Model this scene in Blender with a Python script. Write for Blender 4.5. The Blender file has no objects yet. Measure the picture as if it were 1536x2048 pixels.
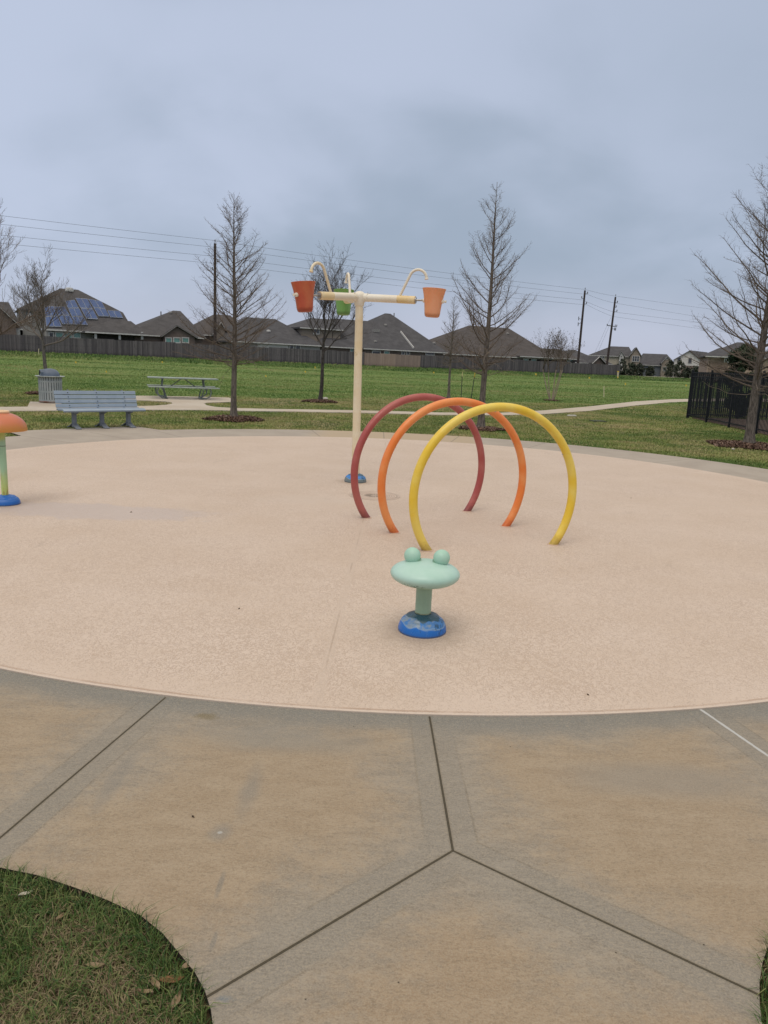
import bpy, math, random
import numpy as np
from mathutils import Vector, Matrix
from mathutils.geometry import tessellate_polygon
PI = math.pi
scn = bpy.context.scene
COL = scn.collection
# ---------------------------------------------------------------- camera maths
F, PITCH, ROLL, HH = 1480.0, math.radians(11.39), math.radians(2.47), 1.65
def ray(px, py):
    x = (px-768)/F; y = -(py-1024)/F
    c, s = math.cos(ROLL), math.sin(ROLL)
    x2 = c*x-s*y; y2 = s*x+c*y
    return Vector((x2, math.cos(PITCH)+math.sin(PITCH)*y2, -math.sin(PITCH)+math.cos(PITCH)*y2))
EYE = Vector((0, 0, HH))
def at(px, py, Y):
    d = ray(px, py); return EYE + d*(Y/d.y)
def G(px, py, z=0.0):
    d = ray(px, py); return EYE + d*((z-HH)/d.z)
def hit(px, py, p0, n):
    d = ray(px, py); return EYE + d*((p0-EYE).dot(n)/d.dot(n))
# fence line behind the field: everything over there is laid out along it
FP = Vector((-42.5, 82, 0)); FU = Vector((0.877, 0.480, 0)).normalized(); FN = Vector((-FU.y, FU.x, 0))
def smooth(t): t = max(0.0, min(1.0, t)); return t*t*(3-2*t)
def ground_z(x, y):
    s = (x-FP.x)*FN.x + (y-FP.y)*FN.y
    z = 0.62*smooth((s+46)/38.0) + 0.53*smooth((s+9)/8.0)
    z += 0.05*math.sin(s*0.55+x*0.02)*smooth((s+48)/12)*smooth((-s+2)/8)
    return z
def onF(px, py, o):            # pixel -> vertical plane parallel to the fence, o metres behind it
    return hit(px, py, FP+FN*o, FN)
# ---------------------------------------------------------------- node helpers
class NT:
    def __init__(s, nt): s.nt = nt; s.n = nt.nodes; s.l = nt.links
    def node(s, t, **kw):
        n = s.n.new(t)
        for k, v in kw.items():
            setattr(n, k, v)
        return n
    def put(s, sock, v):
        if isinstance(v, bpy.types.NodeSocket): s.l.new(v, sock)
        elif v is not None:
            if isinstance(v, (tuple, list)) and sock.type == 'RGBA' and len(v) == 3: v = (*v, 1)
            sock.default_value = v
    def m(s, op, a, b=None, c=None, clamp=False):
        n = s.node('ShaderNodeMath', operation=op); n.use_clamp = clamp
        s.put(n.inputs[0], a)
        if b is not None: s.put(n.inputs[1], b)
        if c is not None: s.put(n.inputs[2], c)
        return n.outputs[0]
    def v(s, op, a, b=None, scale=None):
        n = s.node('ShaderNodeVectorMath', operation=op)
        s.put(n.inputs[0], a)
        if b is not None: s.put(n.inputs[1], b)
        if scale is not None: s.put(n.inputs['Scale'], scale)
        return n.outputs['Value'] if op in ('LENGTH', 'DOT_PRODUCT', 'DISTANCE') else n.outputs[0]
    def mix(s, f, a, b, mode='MIX'):
        n = s.node('ShaderNodeMix', data_type='RGBA', blend_type=mode)
        s.put(n.inputs[0], f); s.put(n.inputs[6], a); s.put(n.inputs[7], b)
        return n.outputs[2]
    def noise(s, vec, scale, detail=4, rough=0.55, dist=0.0):
        n = s.node('ShaderNodeTexNoise'); s.put(n.inputs['Vector'], vec)
        n.inputs['Scale'].default_value = scale; n.inputs['Detail'].default_value = detail
        n.inputs['Roughness'].default_value = rough; n.inputs['Distortion'].default_value = dist
        return n.outputs['Fac']
    def step(s, x, lo, hi, a=0.0, b=1.0):
        n = s.node('ShaderNodeMapRange', interpolation_type='SMOOTHSTEP')
        s.put(n.inputs[0], x); n.inputs[1].default_value = lo; n.inputs[2].default_value = hi
        n.inputs[3].default_value = a; n.inputs[4].default_value = b
        return n.outputs[0]
    def pos(s): return s.node('ShaderNodeNewGeometry').outputs['Position']
    def obj(s): return s.node('ShaderNodeTexCoord').outputs['Object']
    def scale(s, v, x, y, z): return s.v('MULTIPLY', v, (x, y, z))
    def bump(s, h, strength, dist):
        n = s.node('ShaderNodeBump'); s.put(n.inputs['Height'], h)
        n.inputs['Strength'].default_value = strength; n.inputs['Distance'].default_value = dist
        return n.outputs[0]
    def xyz(s, v):
        n = s.node('ShaderNodeSeparateXYZ'); s.put(n.inputs[0], v); return n.outputs
MATS = {}
def newmat(name):
    m = bpy.data.materials.new(name); m.use_nodes = True
    N = NT(m.node_tree); b = m.node_tree.nodes['Principled BSDF']
    return m, N, b
def mat(name, c1, c2=None, scale=6.0, rough=0.6, metal=0.0, spec=0.5, bump=0.0, bscale=60, stretch=(1, 1, 1), detail=5, lo=0.35, hi=0.65, dirt=None, dscale=3, dlo=.6, dhi=.7, bdist=0.004):
    if name in MATS: return MATS[name]
    m, N, b = newmat(name)
    o = N.scale(N.obj(), *stretch)
    c2 = c2 or tuple(min(1, x*0.8) for x in c1)
    col = N.mix(N.step(N.noise(o, scale, detail), lo, hi), c1, c2)
    if dirt:
        col = N.mix(N.step(N.noise(N.obj(), dscale, 7, .65), dlo, dhi), col, dirt)
    N.put(b.inputs['Base Color'], col)
    b.inputs['Roughness'].default_value = rough; b.inputs['Metallic'].default_value = metal
    b.inputs['Specular IOR Level'].default_value = spec
    if bump: N.put(b.inputs['Normal'], N.bump(N.noise(o, bscale, 4), bump, bdist))
    MATS[name] = m
    return m
# ---------------------------------------------------------------- mesh helpers
class MB:
    def __init__(s): s.v = []; s.f = []; s.mi = []; s.cur = 0
    def add(s, vs, fs):
        o = len(s.v); s.v.extend([tuple(v) for v in vs]); s.f.extend([tuple(i+o for i in f) for f in fs]); s.mi.extend([s.cur]*len(fs))
    def box(s, c, d, rz=0.0, M=None):
        hx, hy, hz = d[0]/2, d[1]/2, d[2]/2
        pts = [Vector((x, y, z)) for x in (-hx, hx) for y in (-hy, hy) for z in (-hz, hz)]
        R = Matrix.Rotation(rz, 3, 'Z') if M is None else M
        s.add([R@p+Vector(c) for p in pts], [(0,1,3,2),(4,6,7,5),(0,4,5,1),(2,3,7,6),(0,2,6,4),(1,5,7,3)])
    def bar(s, a, b, w, h, up=Vector((0, 0, 1))):
        a = Vector(a); b = Vector(b); d = (b-a); L = d.length; d.normalize()
        sd = d.cross(up)
        if sd.length < 1e-4: sd = d.cross(Vector((0, 1, 0)))
        sd.normalize(); u = sd.cross(d)
        M = Matrix((d, sd, u)).transposed()
        s.box((a+b)/2, (L, w, h), M=M)
    def tube(s, path, r, k=8, caps=True):
        path = [Vector(p) for p in path]; n = len(path)
        if not hasattr(r, '__len__'): r = [r]*n
        vs = []; fs = []; prev = None
        for i, p in enumerate(path):
            t = (path[min(i+1, n-1)]-path[max(i-1, 0)])
            if t.length < 1e-9: t = Vector((0, 0, 1))
            t.normalize()
            if prev is None:
                a = t.cross(Vector((0, 0, 1)))
                if a.length < 1e-3: a = t.cross(Vector((1, 0, 0)))
            else: a = prev - t*prev.dot(t)
            a.normalize(); prev = a; b = t.cross(a)
            for j in range(k):
                q = 2*PI*j/k; vs.append(p+(a*math.cos(q)+b*math.sin(q))*r[i])
        for i in range(n-1):
            for j in range(k):
                fs.append((i*k+j, i*k+(j+1) % k, (i+1)*k+(j+1) % k, (i+1)*k+j))
        if caps: fs.append(tuple(range(k-1, -1, -1))); fs.append(tuple((n-1)*k+j for j in range(k)))
        s.add(vs, fs)
    def lathe(s, prof, k=32, c=(0, 0, 0), M=None):
        vs = []; fs = []; M = M or Matrix.Identity(3); c = Vector(c); n = len(prof)
        for r, z in prof:
            for j in range(k):
                q = 2*PI*j/k; vs.append(M@Vector((r*math.cos(q), r*math.sin(q), z))+c)
        for i in range(n-1):
            for j in range(k): fs.append((i*k+j, i*k+(j+1) % k, (i+1)*k+(j+1) % k, (i+1)*k+j))
        if prof[0][0] > 1e-6: fs.append(tuple(range(k-1, -1, -1)))
        if prof[-1][0] > 1e-6: fs.append(tuple((n-1)*k+j for j in range(k)))
        s.add(vs, fs)
    def poly(s, pts, th=None):      # flat polygon, optional thickness downwards
        n = len(pts); pts = [Vector(p) for p in pts]
        if th is None: s.add(pts, [tuple(range(n))]); return
        low = [p-Vector((0, 0, th)) for p in pts]
        s.add(pts+low, [tuple(range(n)), tuple(range(2*n-1, n-1, -1))]+[(i, (i+1) % n, n+(i+1) % n, n+i) for i in range(n)])
    def slab(s, outer, holes=(), z=0.0, th=0.06):
        loops = [[Vector((p[0], p[1], z)) for p in outer]]+[[Vector((p[0], p[1], z)) for p in h] for h in holes]
        tri = tessellate_polygon(loops); flat = [p for l in loops for p in l]
        fs = []
        for t in tri:
            a, b, c = [flat[i] for i in t]
            fs.append(tuple(t) if (b-a).cross(c-a).z > 0 else tuple(reversed(t)))
        s.add(flat, fs)
        for l in loops:
            n = len(l); s.add(l+[p-Vector((0, 0, th)) for p in l], [(i, (i+1) % n, n+(i+1) % n, n+i) for i in range(n)])
    def build(s, name, mt, parent=None, smooth=False, bevel=0, angle=40, loc=None):
        me = bpy.data.meshes.new(name); me.from_pydata(s.v, [], s.f)
        mts = mt if isinstance(mt, (list, tuple)) else [mt]
        for m_ in mts: me.materials.append(m_)
        if len(mts) > 1: me.polygons.foreach_set('material_index', s.mi)
        if smooth:
            me.polygons.foreach_set('use_smooth', [True]*len(me.polygons))
            try: me.set_sharp_from_angle(angle=math.radians(angle))
            except Exception: pass
        me.update()
        o = bpy.data.objects.new(name, me); COL.objects.link(o)
        if parent: o.parent = parent
        if loc is not None: o.location = loc
        if bevel:
            b = o.modifiers.new('bevel', 'BEVEL'); b.width = bevel; b.segments = 2; b.limit_method = 'ANGLE'; b.angle_limit = math.radians(35)
        return o
def tag(o, label=None, cat=None, group=None, kind=None):
    if label: o['label'] = label
    if cat: o['category'] = cat
    if group: o['group'] = group
    if kind: o['kind'] = kind
    return o
def thing(name, label, cat, loc=(0, 0, 0), rz=0.0, group=None):
    o = bpy.data.objects.new(name, None); COL.objects.link(o); o.location = loc; o.rotation_euler = (0, 0, rz); o.empty_display_size = .3
    return tag(o, label, cat, group)
def copy_tree(o, parent=None):
    c = o.copy(); COL.objects.link(c)
    if parent: c.parent = parent
    for ch in list(o.children): copy_tree(ch, c)
    return c
def structure(name, mb, mt, label=None, **kw):
    o = mb.build(name, mt, **kw); return tag(o, label, None, None, 'structure')
def fast_mesh(name, V, T, mt, attr=None):
    me = bpy.data.meshes.new(name); V = np.asarray(V, np.float32); T = np.asarray(T, np.int32); k = T.shape[1]
    me.vertices.add(len(V)); me.vertices.foreach_set('co', V.ravel())
    me.loops.add(T.size); me.loops.foreach_set('vertex_index', T.ravel())
    me.polygons.add(len(T)); me.polygons.foreach_set('loop_start', np.arange(0, T.size, k, dtype=np.int32))
    me.polygons.foreach_set('loop_total', np.full(len(T), k, np.int32))
    me.materials.append(mt)
    if attr is not None:
        a = me.attributes.new('tint', 'FLOAT', 'POINT'); a.data.foreach_set('value', np.asarray(attr, np.float32))
    me.update(calc_edges=True)
    o = bpy.data.objects.new(name, me); COL.objects.link(o); return o
# ================================================================ world, light, camera
SUN_EL, SUN_AZ = math.radians(62), math.radians(200)
w = bpy.data.worlds.new('World'); scn.world = w; w.use_nodes = True
N = NT(w.node_tree); N.n.clear()
out = N.node('ShaderNodeOutputWorld')
sky = N.node('ShaderNodeTexSky'); sky.sky_type = 'NISHITA'; sky.sun_disc = False
sky.sun_elevation = SUN_EL; sky.sun_rotation = SUN_AZ
bg1 = N.node('ShaderNodeBackground'); N.put(bg1.inputs[0], sky.outputs[0]); bg1.inputs[1].default_value = 0.1
d = N.node('ShaderNodeTexCoord').outputs['Generated']; sx, sy, sz = N.xyz(d)
zz = N.m('ADD', N.m('MAXIMUM', sz, 0.0), 0.42)
cv = N.node('ShaderNodeCombineXYZ'); N.put(cv.inputs[0], N.m('DIVIDE', sx, zz)); N.put(cv.inputs[1], N.m('DIVIDE', sy, zz)); cv.inputs[2].default_value = 3.7
big = N.noise(cv.outputs[0], 1.25, 3, .45, .3); med = N.noise(cv.outputs[0], 3.2, 4, .5, .3)
cl = N.m('ADD', N.m('MULTIPLY', big, .72), N.m('MULTIPLY', med, .28))
cc = N.mix(N.step(cl, .38, .60), (0.345, 0.415, 0.520), (0.500, 0.565, 0.710))
cc = N.mix(N.m('MULTIPLY', N.step(sx, -.05, .45), N.step(sz, .12, .30, 0, .45)), cc, (0.345, 0.415, 0.515))
cc = N.mix(N.step(sz, 0.0, 0.15, 0.85, 0.0), cc, (0.505, 0.530, 0.655))
cc = N.mix(N.step(N.m('SUBTRACT', N.m('MULTIPLY', sx, -1.0), 0.0), .12, .45, 0, .35), cc, (0.55, 0.62, 0.78))
zen = N.step(sz, .42, .95, 1.0, 1.9)
cc = N.mix(N.step(sz, .40, .70), cc, (0.60, 0.545, 0.475))
bg2 = N.node('ShaderNodeBackground'); N.put(bg2.inputs[0], cc); N.put(bg2.inputs[1], N.m('MULTIPLY', zen, 1.03))
mx = N.node('ShaderNodeMixShader'); mx.inputs[0].default_value = 0.94
N.l.new(bg1.outputs[0], mx.inputs[1]); N.l.new(bg2.outputs[0], mx.inputs[2]); N.l.new(mx.outputs[0], out.inputs[0])
sl = bpy.data.lights.new('sun', 'SUN'); sl.energy = 1.1; sl.angle = math.radians(35); sl.color = (1, .95, .88)
so = bpy.data.objects.new('sun', sl); COL.objects.link(so)
sd = Vector((math.sin(SUN_AZ)*math.cos(SUN_EL), math.cos(SUN_AZ)*math.cos(SUN_EL), math.sin(SUN_EL)))
so.rotation_euler = sd.to_track_quat('Z', 'Y').to_euler(); so.location = (0, 0, 40)
cam = bpy.data.cameras.new('camera'); co = bpy.data.objects.new('camera', cam); COL.objects.link(co); scn.camera = co
cam.sensor_fit = 'VERTICAL'; cam.sensor_height = 36; cam.lens = F/2048*36; cam.clip_end = 5000; cam.clip_start = .05
r_ = Vector((1, 0, 0)); u_ = Vector((0, math.sin(PITCH), math.cos(PITCH))); f_ = Vector((0, math.cos(PITCH), -math.sin(PITCH)))
X = r_*math.cos(ROLL)+u_*math.sin(ROLL); Yv = -r_*math.sin(ROLL)+u_*math.cos(ROLL); Z = -f_
M = Matrix((X, Yv, Z)).transposed().to_4x4(); M.translation = EYE; co.matrix_world = M
scn.view_settings.view_transform = 'Standard'; scn.view_settings.look = 'None'; scn.view_settings.gamma = 1; scn.view_settings.exposure = 0.0
scn.render.resolution_x = 768; scn.render.resolution_y = 1024
# ================================================================ ground
PC = Vector((0.04, 9.83, 0)); PR = 6.54
def ground_material():
    m, N, b = newmat('grass_ground'); P = N.pos()
    px, py, pz = N.xyz(P)
    s = N.m('ADD', N.m('MULTIPLY', N.m('SUBTRACT', px, FP.x), FN.x), N.m('MULTIPLY', N.m('SUBTRACT', py, FP.y), FN.y))
    n1 = N.noise(P, .35, 5, .6); n2 = N.noise(P, 1.7, 5, .65); n3 = N.noise(P, 28, 4, .7); n4 = N.noise(N.scale(P, .12, 1.0, 1), 1.1, 4, .6)
    lawn = N.mix(N.step(n2, .36, .62), (0.180, 0.200, 0.064), (0.27, 0.225, 0.11))
    lawn = N.mix(N.step(n1, .42, .6), lawn, (0.080, 0.115, 0.032))
    field = N.mix(N.step(n4, .38, .62), (0.120, 0.205, 0.055), (0.200, 0.250, 0.085))
    field = N.mix(N.step(n2, .60, .74, 0, .8), field, (0.235, 0.200, 0.095))
    field = N.mix(N.step(n1, .60, .72, 0, .6), field, (0.045, 0.125, 0.028))
    far = N.step(s, -64, -61)
    col = N.mix(N.m('MULTIPLY', far, N.step(py, 27, 29)), lawn, field)
    bank = N.step(s, -9, -5)
    col = N.mix(bank, col, N.mix(N.step(n4, .4, .6), (0.048, 0.100, 0.028), (0.105, 0.115, 0.05)))
    col = N.mix(N.step(n3, .30, .72, .25, 0), col, (0.035, 0.05, 0.018))
    dist = N.v('DISTANCE', P, (0, 0, 0))
    soil = N.mix(n3, (0.05, 0.035, 0.02), (0.10, 0.075, 0.04))
    col = N.mix(N.step(dist, 2.8, 3.8, 1, 0), col, soil)
    N.put(b.inputs['Base Color'], col); b.inputs['Roughness'].default_value = .95; b.inputs['Specular IOR Level'].default_value = .1
    h = N.m('ADD', N.m('MULTIPLY', N.noise(P, 9, 5, .7), 1.0), N.m('MULTIPLY', n2, .6))
    N.put(b.inputs['Normal'], N.bump(h, .5, .05))
    return m
xs = np.concatenate([-np.geomspace(1500, 62, 26), np.arange(-60, 61, 1.5), np.geomspace(62, 1500, 26)])
ys = np.concatenate([[-60, -30, -12], np.arange(-8, 150, 1.5), np.geomspace(152, 3000, 30)])
V = [(x, y, ground_z(x, y)-0.03) for y in ys for x in xs]
nx = len(xs); Fq = [(j*nx+i, j*nx+i+1, (j+1)*nx+i+1, (j+1)*nx+i) for j in range(len(ys)-1) for i in range(nx-1)]
GM = ground_material()
go = fast_mesh('ground', V, Fq, GM); go.data.polygons.foreach_set('use_smooth', [True]*len(Fq)); tag(go, kind='structure')
# ---- splash pad
def seg(N, P, a, b):
    pa = N.v('SUBTRACT', P, (a[0], a[1], 0)); ba = (b[0]-a[0], b[1]-a[1], 0); L2 = ba[0]**2+ba[1]**2
    h = N.m('DIVIDE', N.v('DOT_PRODUCT', pa, ba), L2, clamp=True)
    n = N.node('ShaderNodeVectorMath', operation='SCALE'); n.inputs[0].default_value = ba; N.put(n.inputs['Scale'], h)
    return N.v('LENGTH', N.v('SUBTRACT', pa, n.outputs[0]))
def flatten(N, P):
    x, y, z = N.xyz(P); c = N.node('ShaderNodeCombineXYZ'); N.put(c.inputs[0], x); N.put(c.inputs[1], y); return c.outputs[0]
DR = Vector((-0.13, 9.17, 0))
def pad_material():
    m, N, b = newmat('peach_coating'); P = flatten(N, N.pos()); N1 = N.noise(P, 1.1, 4, .6); n2 = N.noise(P, 5, 4, .6)
    warp = N.v('ADD', P, N.v('MULTIPLY', N.node('ShaderNodeTexNoise').outputs['Color'], (0, 0, 0)))
    kq = N.noise(N.scale(P, 1.0, .8, 1), 38, 2.5, .6, 1.1); kb = N.noise(P, 95, 2, .5)
    k = N.m('ADD', N.m('MULTIPLY', N.m('ABSOLUTE', N.m('SUBTRACT', kq, .5)), 1.0), N.m('MULTIPLY', N.m('SUBTRACT', kb, .5), .10))
    cover = N.step(N.noise(P, .8, 3, .6), .3, .65, -.012, .014)
    near = N.step(N.v('DISTANCE', P, (PC.x, PC.y, 0)), PR-.30, PR-.04, 0, .02)
    kk = N.m('ADD', N.m('ADD', k, cover), near)
    raised = N.step(kk, .018, .052, 0, 1)
    col = N.mix(raised, (0.475, 0.368, 0.285), (0.595, 0.485, 0.395))
    col = N.mix(N.step(N1, .35, .7, 0, .35), col, (0.50, 0.385, 0.285))
    col = N.mix(N.step(n2, .62, .8, 0, .25), col, (0.44, 0.345, 0.27))
    # pale damp film left of the pad
    wx = N.v('LENGTH', N.v('DIVIDE', N.v('SUBTRACT', P, (-3.05, 7.55, 0)), (1.5, .42, 1)))
    wn = N.m('ADD', wx, N.m('MULTIPLY', N.m('SUBTRACT', N.noise(P, 3.0, 5, .65), .5), 1.6))
    wet = N.step(wn, .70, 1.0, 1, 0)
    col = N.mix(N.m('MULTIPLY', wet, .55), col, (0.47, 0.39, 0.34))
    st = N.step(N.m('ADD', N.v('LENGTH', N.v('DIVIDE', N.v('SUBTRACT', P, (-.9, 8.7, 0)), (1.0, .5, 1))), N.m('MULTIPLY', N.noise(P, 2.5, 5, .65), 1.2)), .9, 1.4, .35, 0)
    col = N.mix(st, col, (0.56, 0.47, 0.39))
    for cx_, cy_, rr_ in ((.272, 4.40, .30), (-4.045, 7.74, .32), (-.42, 10.2, .32)):
        q = N.m('ADD', N.v('LENGTH', N.v('DIVIDE', N.v('SUBTRACT', P, (cx_, cy_, 0)), (rr_, rr_, 1))), N.m('MULTIPLY', N.m('SUBTRACT', N.noise(P, 6, 4, .6), .5), .9))
        col = N.mix(N.step(q, .45, 1.05, .5, 0), col, (0.38, 0.285, 0.205))
    scf = N.step(N.noise(N.scale(P, 1.0, .5, 1), 2.2, 6, .72, .6), .60, .70, 0, .30); col = N.mix(scf, col, (0.40, 0.315, 0.245))
    # joints in the slab under the coating
    d = None
    for a, c in (((-.2, 8.7), (-.29, 3.29)), ((-.6, 9.19), (-6.4, 10.0)), ((.3, 9.1), (6.4, 9.75)), ((-.1, 9.6), (-.02, 16.3))):
        q = seg(N, P, a, c); d = q if d is None else N.m('MINIMUM', d, q)
    d = N.m('ADD', d, N.m('MULTIPLY', N.m('SUBTRACT', N.noise(P, 9, 4, .6), .5), .012))
    band = N.step(d, .025, .035, 1, 0); line = N.step(d, .003, .008, 1, 0)
    col = N.mix(N.m('MULTIPLY', band, .65), col, (0.545, 0.440, 0.352))
    r = N.v('DISTANCE', P, (PC.x, PC.y, 0)); 
    col = N.mix(N.m('MULTIPLY', line, N.step(N.noise(P, 1.6, 3, .6), .40, .60, .0, .5)), col, (0.36, 0.27, 0.20))
    # lip round the rim
    rr = N.m('ADD', r, N.m('MULTIPLY', N.m('SUBTRACT', N.noise(P, 7, 4, .7), .5), .016))
    groove = N.m('MULTIPLY', N.step(rr, PR-.042, PR-.033), N.step(rr, PR-.026, PR-.019, 1, 0))
    groove = N.m('MULTIPLY', groove, N.step(N.noise(P, 1.9, 4, .6), .38, .6, .15, .8))
    col = N.mix(N.step(rr, PR-.020, PR-.014), col, (0.60, 0.495, 0.405))
    col = N.mix(groove, col, (0.40, 0.28, 0.20))
    spk = N.step(N.noise(P, 21, 2, .5), .80, .83); col = N.mix(N.m('MULTIPLY', spk, .6), col, (0.20, 0.15, 0.11))
    N.put(b.inputs['Base Color'], col)
    N.put(b.inputs['Roughness'], N.m('SUBTRACT', .62, N.m('MULTIPLY', wet, .18)))
    b.inputs['Specular IOR Level'].default_value = .4
    h = N.m('ADD', raised, N.m('MULTIPLY', N.m('SUBTRACT', 1.0, band), .5)); h = N.m('SUBTRACT', h, N.m('MULTIPLY', groove, 2.0))
    h = N.m('MULTIPLY', h, N.m('SUBTRACT', 1.0, N.m('MULTIPLY', wet, .6)))
    N.put(b.inputs['Normal'], N.bump(h, .5, .0022))
    return m
pad = MB(); circ = [(PC.x+PR*math.cos(2*PI*i/256), PC.y+PR*math.sin(2*PI*i/256)) for i in range(256)]
pad.slab(circ, z=.006, th=.05)
structure('splash_pad', pad, pad_material())
# ---- concrete walk
g_left = [G(*p) for p in ((0, 1735), (75, 1750), (150, 1775), (215, 1800), (280, 1830), (325, 1866), (360, 1908), (390, 1945), (410, 1982), (422, 2020), (427, 2060))]
def walk_outline():
    pts = []
    A0 = math.atan2(g_left[0].y-PC.y, g_left[0].x-PC.x)           # start of the left flare
    a_r = math.atan2(2.15-PC.y, 1.75-PC.x)
    def R(a):                                                    # ring is a touch narrower on the near side
        return 8.15-.30*smooth((math.sin(-a)-.55)/.4)
    n = 170; end = A0-2*PI
    # go counter-clockwise from the right flare round the far side to the left flare
    a = a_r
    bl, br = math.radians(133.0), math.radians(151.5)
    while a < A0+2*PI:
        deg = math.degrees(a) % 360
        if 128.8 < deg < 148.5:                                  # bench bay bulges out
            if 129.5 < deg < 147.5: pass
            r = 8.98
        else: r = R(a)
        pts.append((PC.x+r*math.cos(a), PC.y+r*math.sin(a))); a += 2*PI/240
    pts += [(p.x, p.y) for p in g_left]
    pts += [(-.36, 1.2), (-.35, -3.5), (1.06, -3.5), (1.045, 1.2)]+[(p.x, p.y) for p in [G(*q) for q in ((1534, 2090), (1524, 2048), (1519, 2005), (1519, 1965), (1525, 1925), (1540, 1880), (1575, 1830), (1650, 1780), (1760, 1740))]]
    return pts
JO = [(-1.03, 3.36, -1.31, 2.05), (.26, 3.28, .29, 2.29), (.29, 2.29, -.42, 1.64), (.29, 2.29, 1.10, 1.72)]
def ringpt(deg, r): return (PC.x+r*math.cos(math.radians(deg)), PC.y+r*math.sin(math.radians(deg)))
for px, py, qx, qy in ((528, 836, 0, 0),): pass
FARJ = []
for (x0, y0, x1, y1) in ((65, 874, 158, 888), (215, 869, 258, 879), (318, 862, 362, 874), (624, 861, 640, 873), (772, 866, 768, 876), (912, 873, 902, 884), (1066, 885, 1045, 899), (1375, 915, 1310, 925)):
    a = G(x0, y0); c = G(x1, y1); dr = (c-PC).normalized(); 
    FARJ.append((PC.x+dr.x*6.55, PC.y+dr.y*6.55, PC.x+dr.x*(8.14), PC.y+dr.y*8.14))
WJ = (1.64, 3.50, 1.90, 2.55)
def walk_material():
    m, N, b = newmat('walk_concrete'); P = flatten(N, N.pos()); r = N.v('DISTANCE', P, (PC.x, PC.y, 0)); x, y, z = N.xyz(P)
    d = None
    for a in JO:
        q = seg(N, P, a[:2], a[2:]); d = q if d is None else N.m('MINIMUM', d, q)
    d2 = None
    for a in FARJ:
        q = seg(N, P, a[:2], a[2:]); d2 = q if d2 is None else N.m('MINIMUM', d2, q)
    dw = seg(N, P, WJ[:2], WJ[2:])
    dall = N.m('MINIMUM', N.m('MINIMUM', d, d2), dw)
    n1 = N.noise(P, 1.5, 5, .6, .4); n2 = N.noise(N.scale(P, 1, 2.6, 1), 5.5, 6, .68, .3); n3 = N.noise(N.scale(P, .7, 1.6, 1), 26, 4, .7); n4 = N.noise(P, 170, 3, .7)
    och = N.mix(N.step(n2, .30, .72), (0.300, 0.218, 0.136), (0.358, 0.274, 0.184))
    gry = N.mix(N.step(n2, .32, .68), (0.222, 0.200, 0.168), (0.292, 0.264, 0.222))
    f = N.m('ADD', N.m('MULTIPLY', n1, .62), N.m('MULTIPLY', n2, .38))
    och = N.mix(N.m('MULTIPLY', N.step(y, 1.2, 2.3, .75, 0), N.step(n1, .3, .6)), och, (0.280, 0.186, 0.106))
    dd_ = N.m('MINIMUM', dall, N.m('MAXIMUM', N.m('SUBTRACT', r, PR), 0.0)); dd_ = N.m('ADD', dd_, N.m('MULTIPLY', N.m('SUBTRACT', f, .5), 1.25)); dd_ = N.m('ADD', dd_, N.m('MULTIPLY', N.m('SUBTRACT', N.noise(P, 32, 5, .75), .5), .45))
    col = N.mix(N.step(dd_, .02, .42, .85, .10), och, gry)
    wob = N.m('MULTIPLY', N.m('SUBTRACT', N.noise(P, 7, 4, .6), .5), .035)
    dj = N.m('ADD', dall, wob)
    band = N.m('MAXIMUM', N.step(dj, .085, .105, 1, 0), N.m('MULTIPLY', N.step(N.m('ADD', r, wob), PR+.09, PR+.20, 1, 0), N.step(y, 4, 8, 1, .3)))
    col = N.mix(N.m('MULTIPLY', band, N.step(n1, .3, .7, .35, .8)), col, N.mix(n3, (0.190, 0.178, 0.155), (0.245, 0.225, 0.192)))
    tool = N.m('MULTIPLY', N.step(dall, .088, .093), N.step(dall, .096, .101, 1, 0))
    tool = N.m('MULTIPLY', tool, N.step(N.noise(P, 2.3, 4, .6), .42, .58))
    col = N.mix(N.m('MULTIPLY', tool, .35), col, (0.14, 0.11, 0.07))
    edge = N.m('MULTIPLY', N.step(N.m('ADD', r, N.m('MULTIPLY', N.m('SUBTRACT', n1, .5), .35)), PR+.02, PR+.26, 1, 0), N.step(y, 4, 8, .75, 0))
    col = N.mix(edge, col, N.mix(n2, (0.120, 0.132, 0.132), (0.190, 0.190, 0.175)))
    gr = N.noise(N.scale(P, .75, 1.35, 1), 80, 3, .7, .8); col = N.mix(N.step(gr, .50, .64, 0, .34), col, (0.38, 0.315, 0.225)); col = N.mix(N.step(gr, .36, .50, .38, 0), col, (0.155, 0.125, 0.085))
    # far walk is a plain lighter grey, with a rust-coloured stretch in the middle
    far = N.step(y, 6, 11)
    fcol = N.mix(N.step(n1, .35, .65), (0.330, 0.285, 0.240), (0.385, 0.340, 0.290))
    fx = N.m('MULTIPLY', N.step(x, -2.0, -1.2), N.step(x, 1.9, 2.2, 1, 0))
    fcol = N.mix(N.m('MULTIPLY', fx, .8), fcol, (0.44, 0.335, 0.215))
    col = N.mix(far, col, fcol)
    # stains
    def blob(cx, cy, rx, ry, lo, hi, amt, c, ns=9, na=.9):
        nonlocal col
        q = N.v('LENGTH', N.v('DIVIDE', N.v('SUBTRACT', P, (cx, cy, 0)), (rx, ry, 1)))
        q = N.m('ADD', q, N.m('MULTIPLY', N.m('SUBTRACT', N.noise(P, ns, 5, .7), .5), na))
        col = N.mix(N.step(q, lo, hi, amt, 0), col, c)
    s1 = G(440, 1665); blob(s1.x, s1.y, .05, .06, .2, 1.2, .55, (0.185, 0.180, 0.165)); blob(s1.x, s1.y, .012, .01, .4, 1.0, .8, (0.42, 0.42, 0.40), 40)
    s2 = G(500, 1580); blob(s2.x, s2.y, .05, .22, .1, 1.2, .55, (0.195, 0.185, 0.165))
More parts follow.
